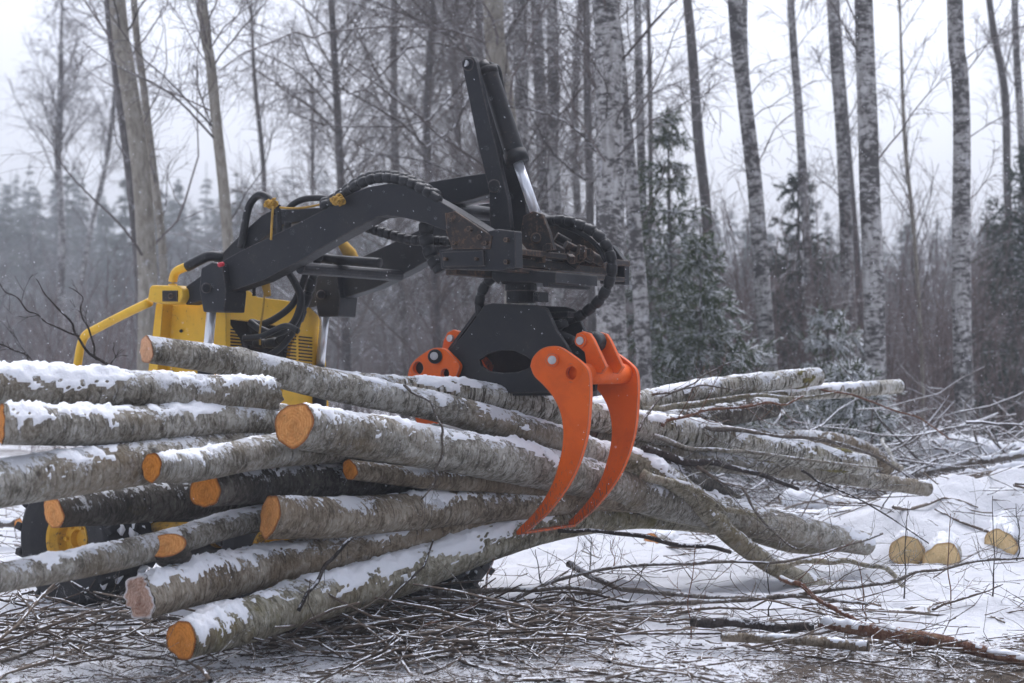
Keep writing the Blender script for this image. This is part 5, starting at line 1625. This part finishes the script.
spruce('slender snow dusted spruce right of the stoutest birch, open branches', 668, 15, 105, .85, 'needle_snowy', 4)
spruce('shorter wide spruce low behind the orange claws, dusted white', 700, 14, 225, .95, 'needle_snowy', 2)
spruce('dark narrow spruce standing behind the slim pale birch', 798, 20, 150, 1.1, 'needle', 2)
spruce('little yellowish green spruce loaded with snow at the foot of the grey birch', 828, 15, 285, .8, 'needle_laden', 0)
spruce('low snow laden spruce bough clump right behind the birch pole ends', 850, 12.5, 350, .85, 'needle_laden', 6, .12)
spruce('big dark spruce cut off by the right picture edge', 1035, 19, 130, 1.5, 'needle', 0)
spruce('second dark spruce lower down near the right edge, left of the big one', 1003, 23, 215, 1.2, 'needle', 0)


# ------------------------------------------------------------------ undergrowth and the far wood (nobody could count these)
def undergrowth():
    mb_ = MB()
    n = 3600
    u = rng.uniform(-1.25, 1.25, n); y = rng.uniform(15.5, 34, n)
    x = u * y * .3
    sel = (u > -.15) | (y > 27) | (rng.random(n) < .2)
    x, y, u = x[sel], y[sel], u[sel]; n = len(x)
    hgt = rng.uniform(.7, 3.0, n) * np.where(u > .25, 1.0, .8)
    nseg = 6
    d = nrm(np.stack([rng.normal(size=n) * .13, rng.normal(size=n) * .13, np.ones(n)], -1))
    out = np.zeros((n, nseg, 3)); out[:, 0] = np.stack([x, y, gz(x, y) - .03], -1)
    for i in range(1, nseg):
        d = nrm(d + .07 * rng.normal(size=(n, 3))); out[:, i] = out[:, i - 1] + d * (hgt / (nseg - 1))[:, None]
    rad = (.002 + .003 * rng.random(n) + .0016 * hgt)[:, None] * np.linspace(1, .35, nseg)[None]
    mb_.tubes(out, rad, 3)
    p2, r2 = grow(out, rad, 7, .15, .97, lambda t, pl: pl * .38 * (1.1 - .5 * t), .6, 5, .14, .06, .6, .0026)
    mb_.tubes(p2, r2, 3)
    p3, r3 = grow(p2, r2, 2, .2, .95, lambda t, pl: pl * .45, .6, 4, .14, .04, .6, .002)
    mb_.tubes(p3, r3, 3)
    tag(mb_.build('undergrowth', M['twig_red']), 'thicket of bare saplings under the trees', kind='stuff')


undergrowth()


def far_wood():
    mb_ = MB(); ms = MB()
    def stand(n, yr, ur, hr, tw):
        u = rng.uniform(*ur, n); y = rng.uniform(*yr, n); x = u * y * .3
        lo = np.where(u < -.35, hr[0], np.where(u < .1, hr[0] + 12, hr[0] + 45))
        h = HC + (370 - (lo + (hr[1] - hr[0]) * rng.random(n) ** .7)) / F * y
        d = nrm(np.stack([rng.normal(size=n) * .06, rng.normal(size=n) * .06, np.ones(n)], -1))
        out = np.zeros((n, 8, 3)); out[:, 0] = np.stack([x, y, gz(x, y) - .1], -1)
        for i in range(1, 8):
            d = nrm(d + .03 * rng.normal(size=(n, 3))); out[:, i] = out[:, i - 1] + d * (h / 7)[:, None]
        rad = (.0065 * h * rng.uniform(.7, 1.3, n))[:, None] * np.linspace(1, .2, 8)[None]
        mb_.tubes(out, rad, 5)
        p1, r1 = grow(out, rad, 22, .2, .98, lambda t, pl: pl * .26 * (1.2 - .8 * t), .75, 6, .1, .05, .5, .01 * tw, 1, .2)
        mb_.tubes(p1, r1, 3)
        p2, r2 = grow(p1, r1, 6, .1, .97, lambda t, pl: pl * .45, .75, 4, .14, -.05, .6, .007 * tw)
        mb_.tubes(p2, r2, 3)
    stand(60, (28, 44), (-1.3, 1.3), (190, 300), .8)
    stand(170, (44, 80), (-1.3, 1.3), (185, 290), 1.6)
    stand(70, (24, 40), (.2, 1.3), (200, 320), .7)
    # far spruces
    n = 330
    u = rng.uniform(-1.3, 1.2, n); y = rng.uniform(75, 160, n); x = u * y * .3
    for i in range(n):
        h = HC + (370 - rng.uniform(*((158, 225) if u[i] < -.3 else (205, 285)))) / F * y[i]
        wd, pw_ = rng.uniform(.12, .2), rng.choice([1.0, 1.6, 2.6])
        z = np.sort(rng.uniform(h * .03, h * .985, 46))
        B = []
        for zz in z:
            L = h * wd * (1 - (zz / h) ** pw_) ** .8 + .1
            for k_ in range(7):
                a = rng.random() * 6.28
                l = L * rng.uniform(.5, 1.2)
                s = np.array([0, .5, 1.0])
                B.append(np.stack([x[i] + math.cos(a) * l * s, y[i] + math.sin(a) * l * s, zz + rng.uniform(-.6, .15) * l * s], -1))
        B = np.array(B)
        ms.tubes(B, np.array([[.05, .22, .03]]).repeat(len(B), 0) * np.maximum(.35, (1 - z.repeat(7) / h))[:, None], 3)
        ms.tube(np.array([[x[i], y[i], 0], [x[i], y[i], h]]), [.13, .02], 5, None, .3)
    tag(mb_.build('far_wood', M['far']), 'hazy bare wood closing the clearing', kind='stuff')
    tag(ms.build('far_spruce_wood', M['needle_far']), 'hazy spruce wood on the skyline', kind='stuff')


far_wood()


# ------------------------------------------------------------------ falling snow and haze
def falling_snow():
    n = 5200
    y = 2.2 + 12 * rng.random(n) ** .9
    x = rng.uniform(-1.2, 1.2, n) * y * .34
    z = rng.uniform(0.1, 1, n) * (HC + y * .26)
    c = np.stack([x, y, z], -1)
    r = rng.uniform(.0007, .0017, n) * np.clip(y / 6, .5, 1.4)
    v0 = nrm(rng.normal(size=(n, 3)) * .35 + np.array([.45, 0, -1.0]))
    a = nrm(np.cross(v0, rng.normal(size=(n, 3)))); b = np.cross(v0, a)
    V = np.stack([c + v0 * (r * 2.0)[:, None], c - v0 * (r * 2.0)[:, None], c + a * r[:, None], c - a * r[:, None], c + b * r[:, None], c - b * r[:, None]], 1)
    f = np.array([[0, 2, 4], [0, 4, 3], [0, 3, 5], [0, 5, 2], [1, 4, 2], [1, 3, 4], [1, 5, 3], [1, 2, 5]])
    t = (np.arange(n) * 6)[:, None, None] + f[None]
    mb_ = MB(); mb_.add(V.reshape(-1, 3), None, t.reshape(-1, 3))
    k_ = NT('snowflake'); k_.set((.85, .87, .9), .8)
    tag(mb_.build('falling_snow', k_.m), 'snowflakes in the air', kind='stuff')


falling_snow()

HAZE = 0.0030
mb = MB()
mb.box((0, 120, 10), (260, 0, 0), (0, 260, 0), (0, 0, 12))
k = NT('haze')
k.t.nodes.remove(k.b)
pv = k.n('ShaderNodeVolumePrincipled')
pv.inputs['Density'].default_value = HAZE
pv.inputs['Color'].default_value = (0.9, 0.945, 1.0, 1)
k.l(pv.outputs[0], k.out.inputs['Volume'])
hz = mb.build('haze', k.m, smooth=False)
tag(hz, kind='stuff')
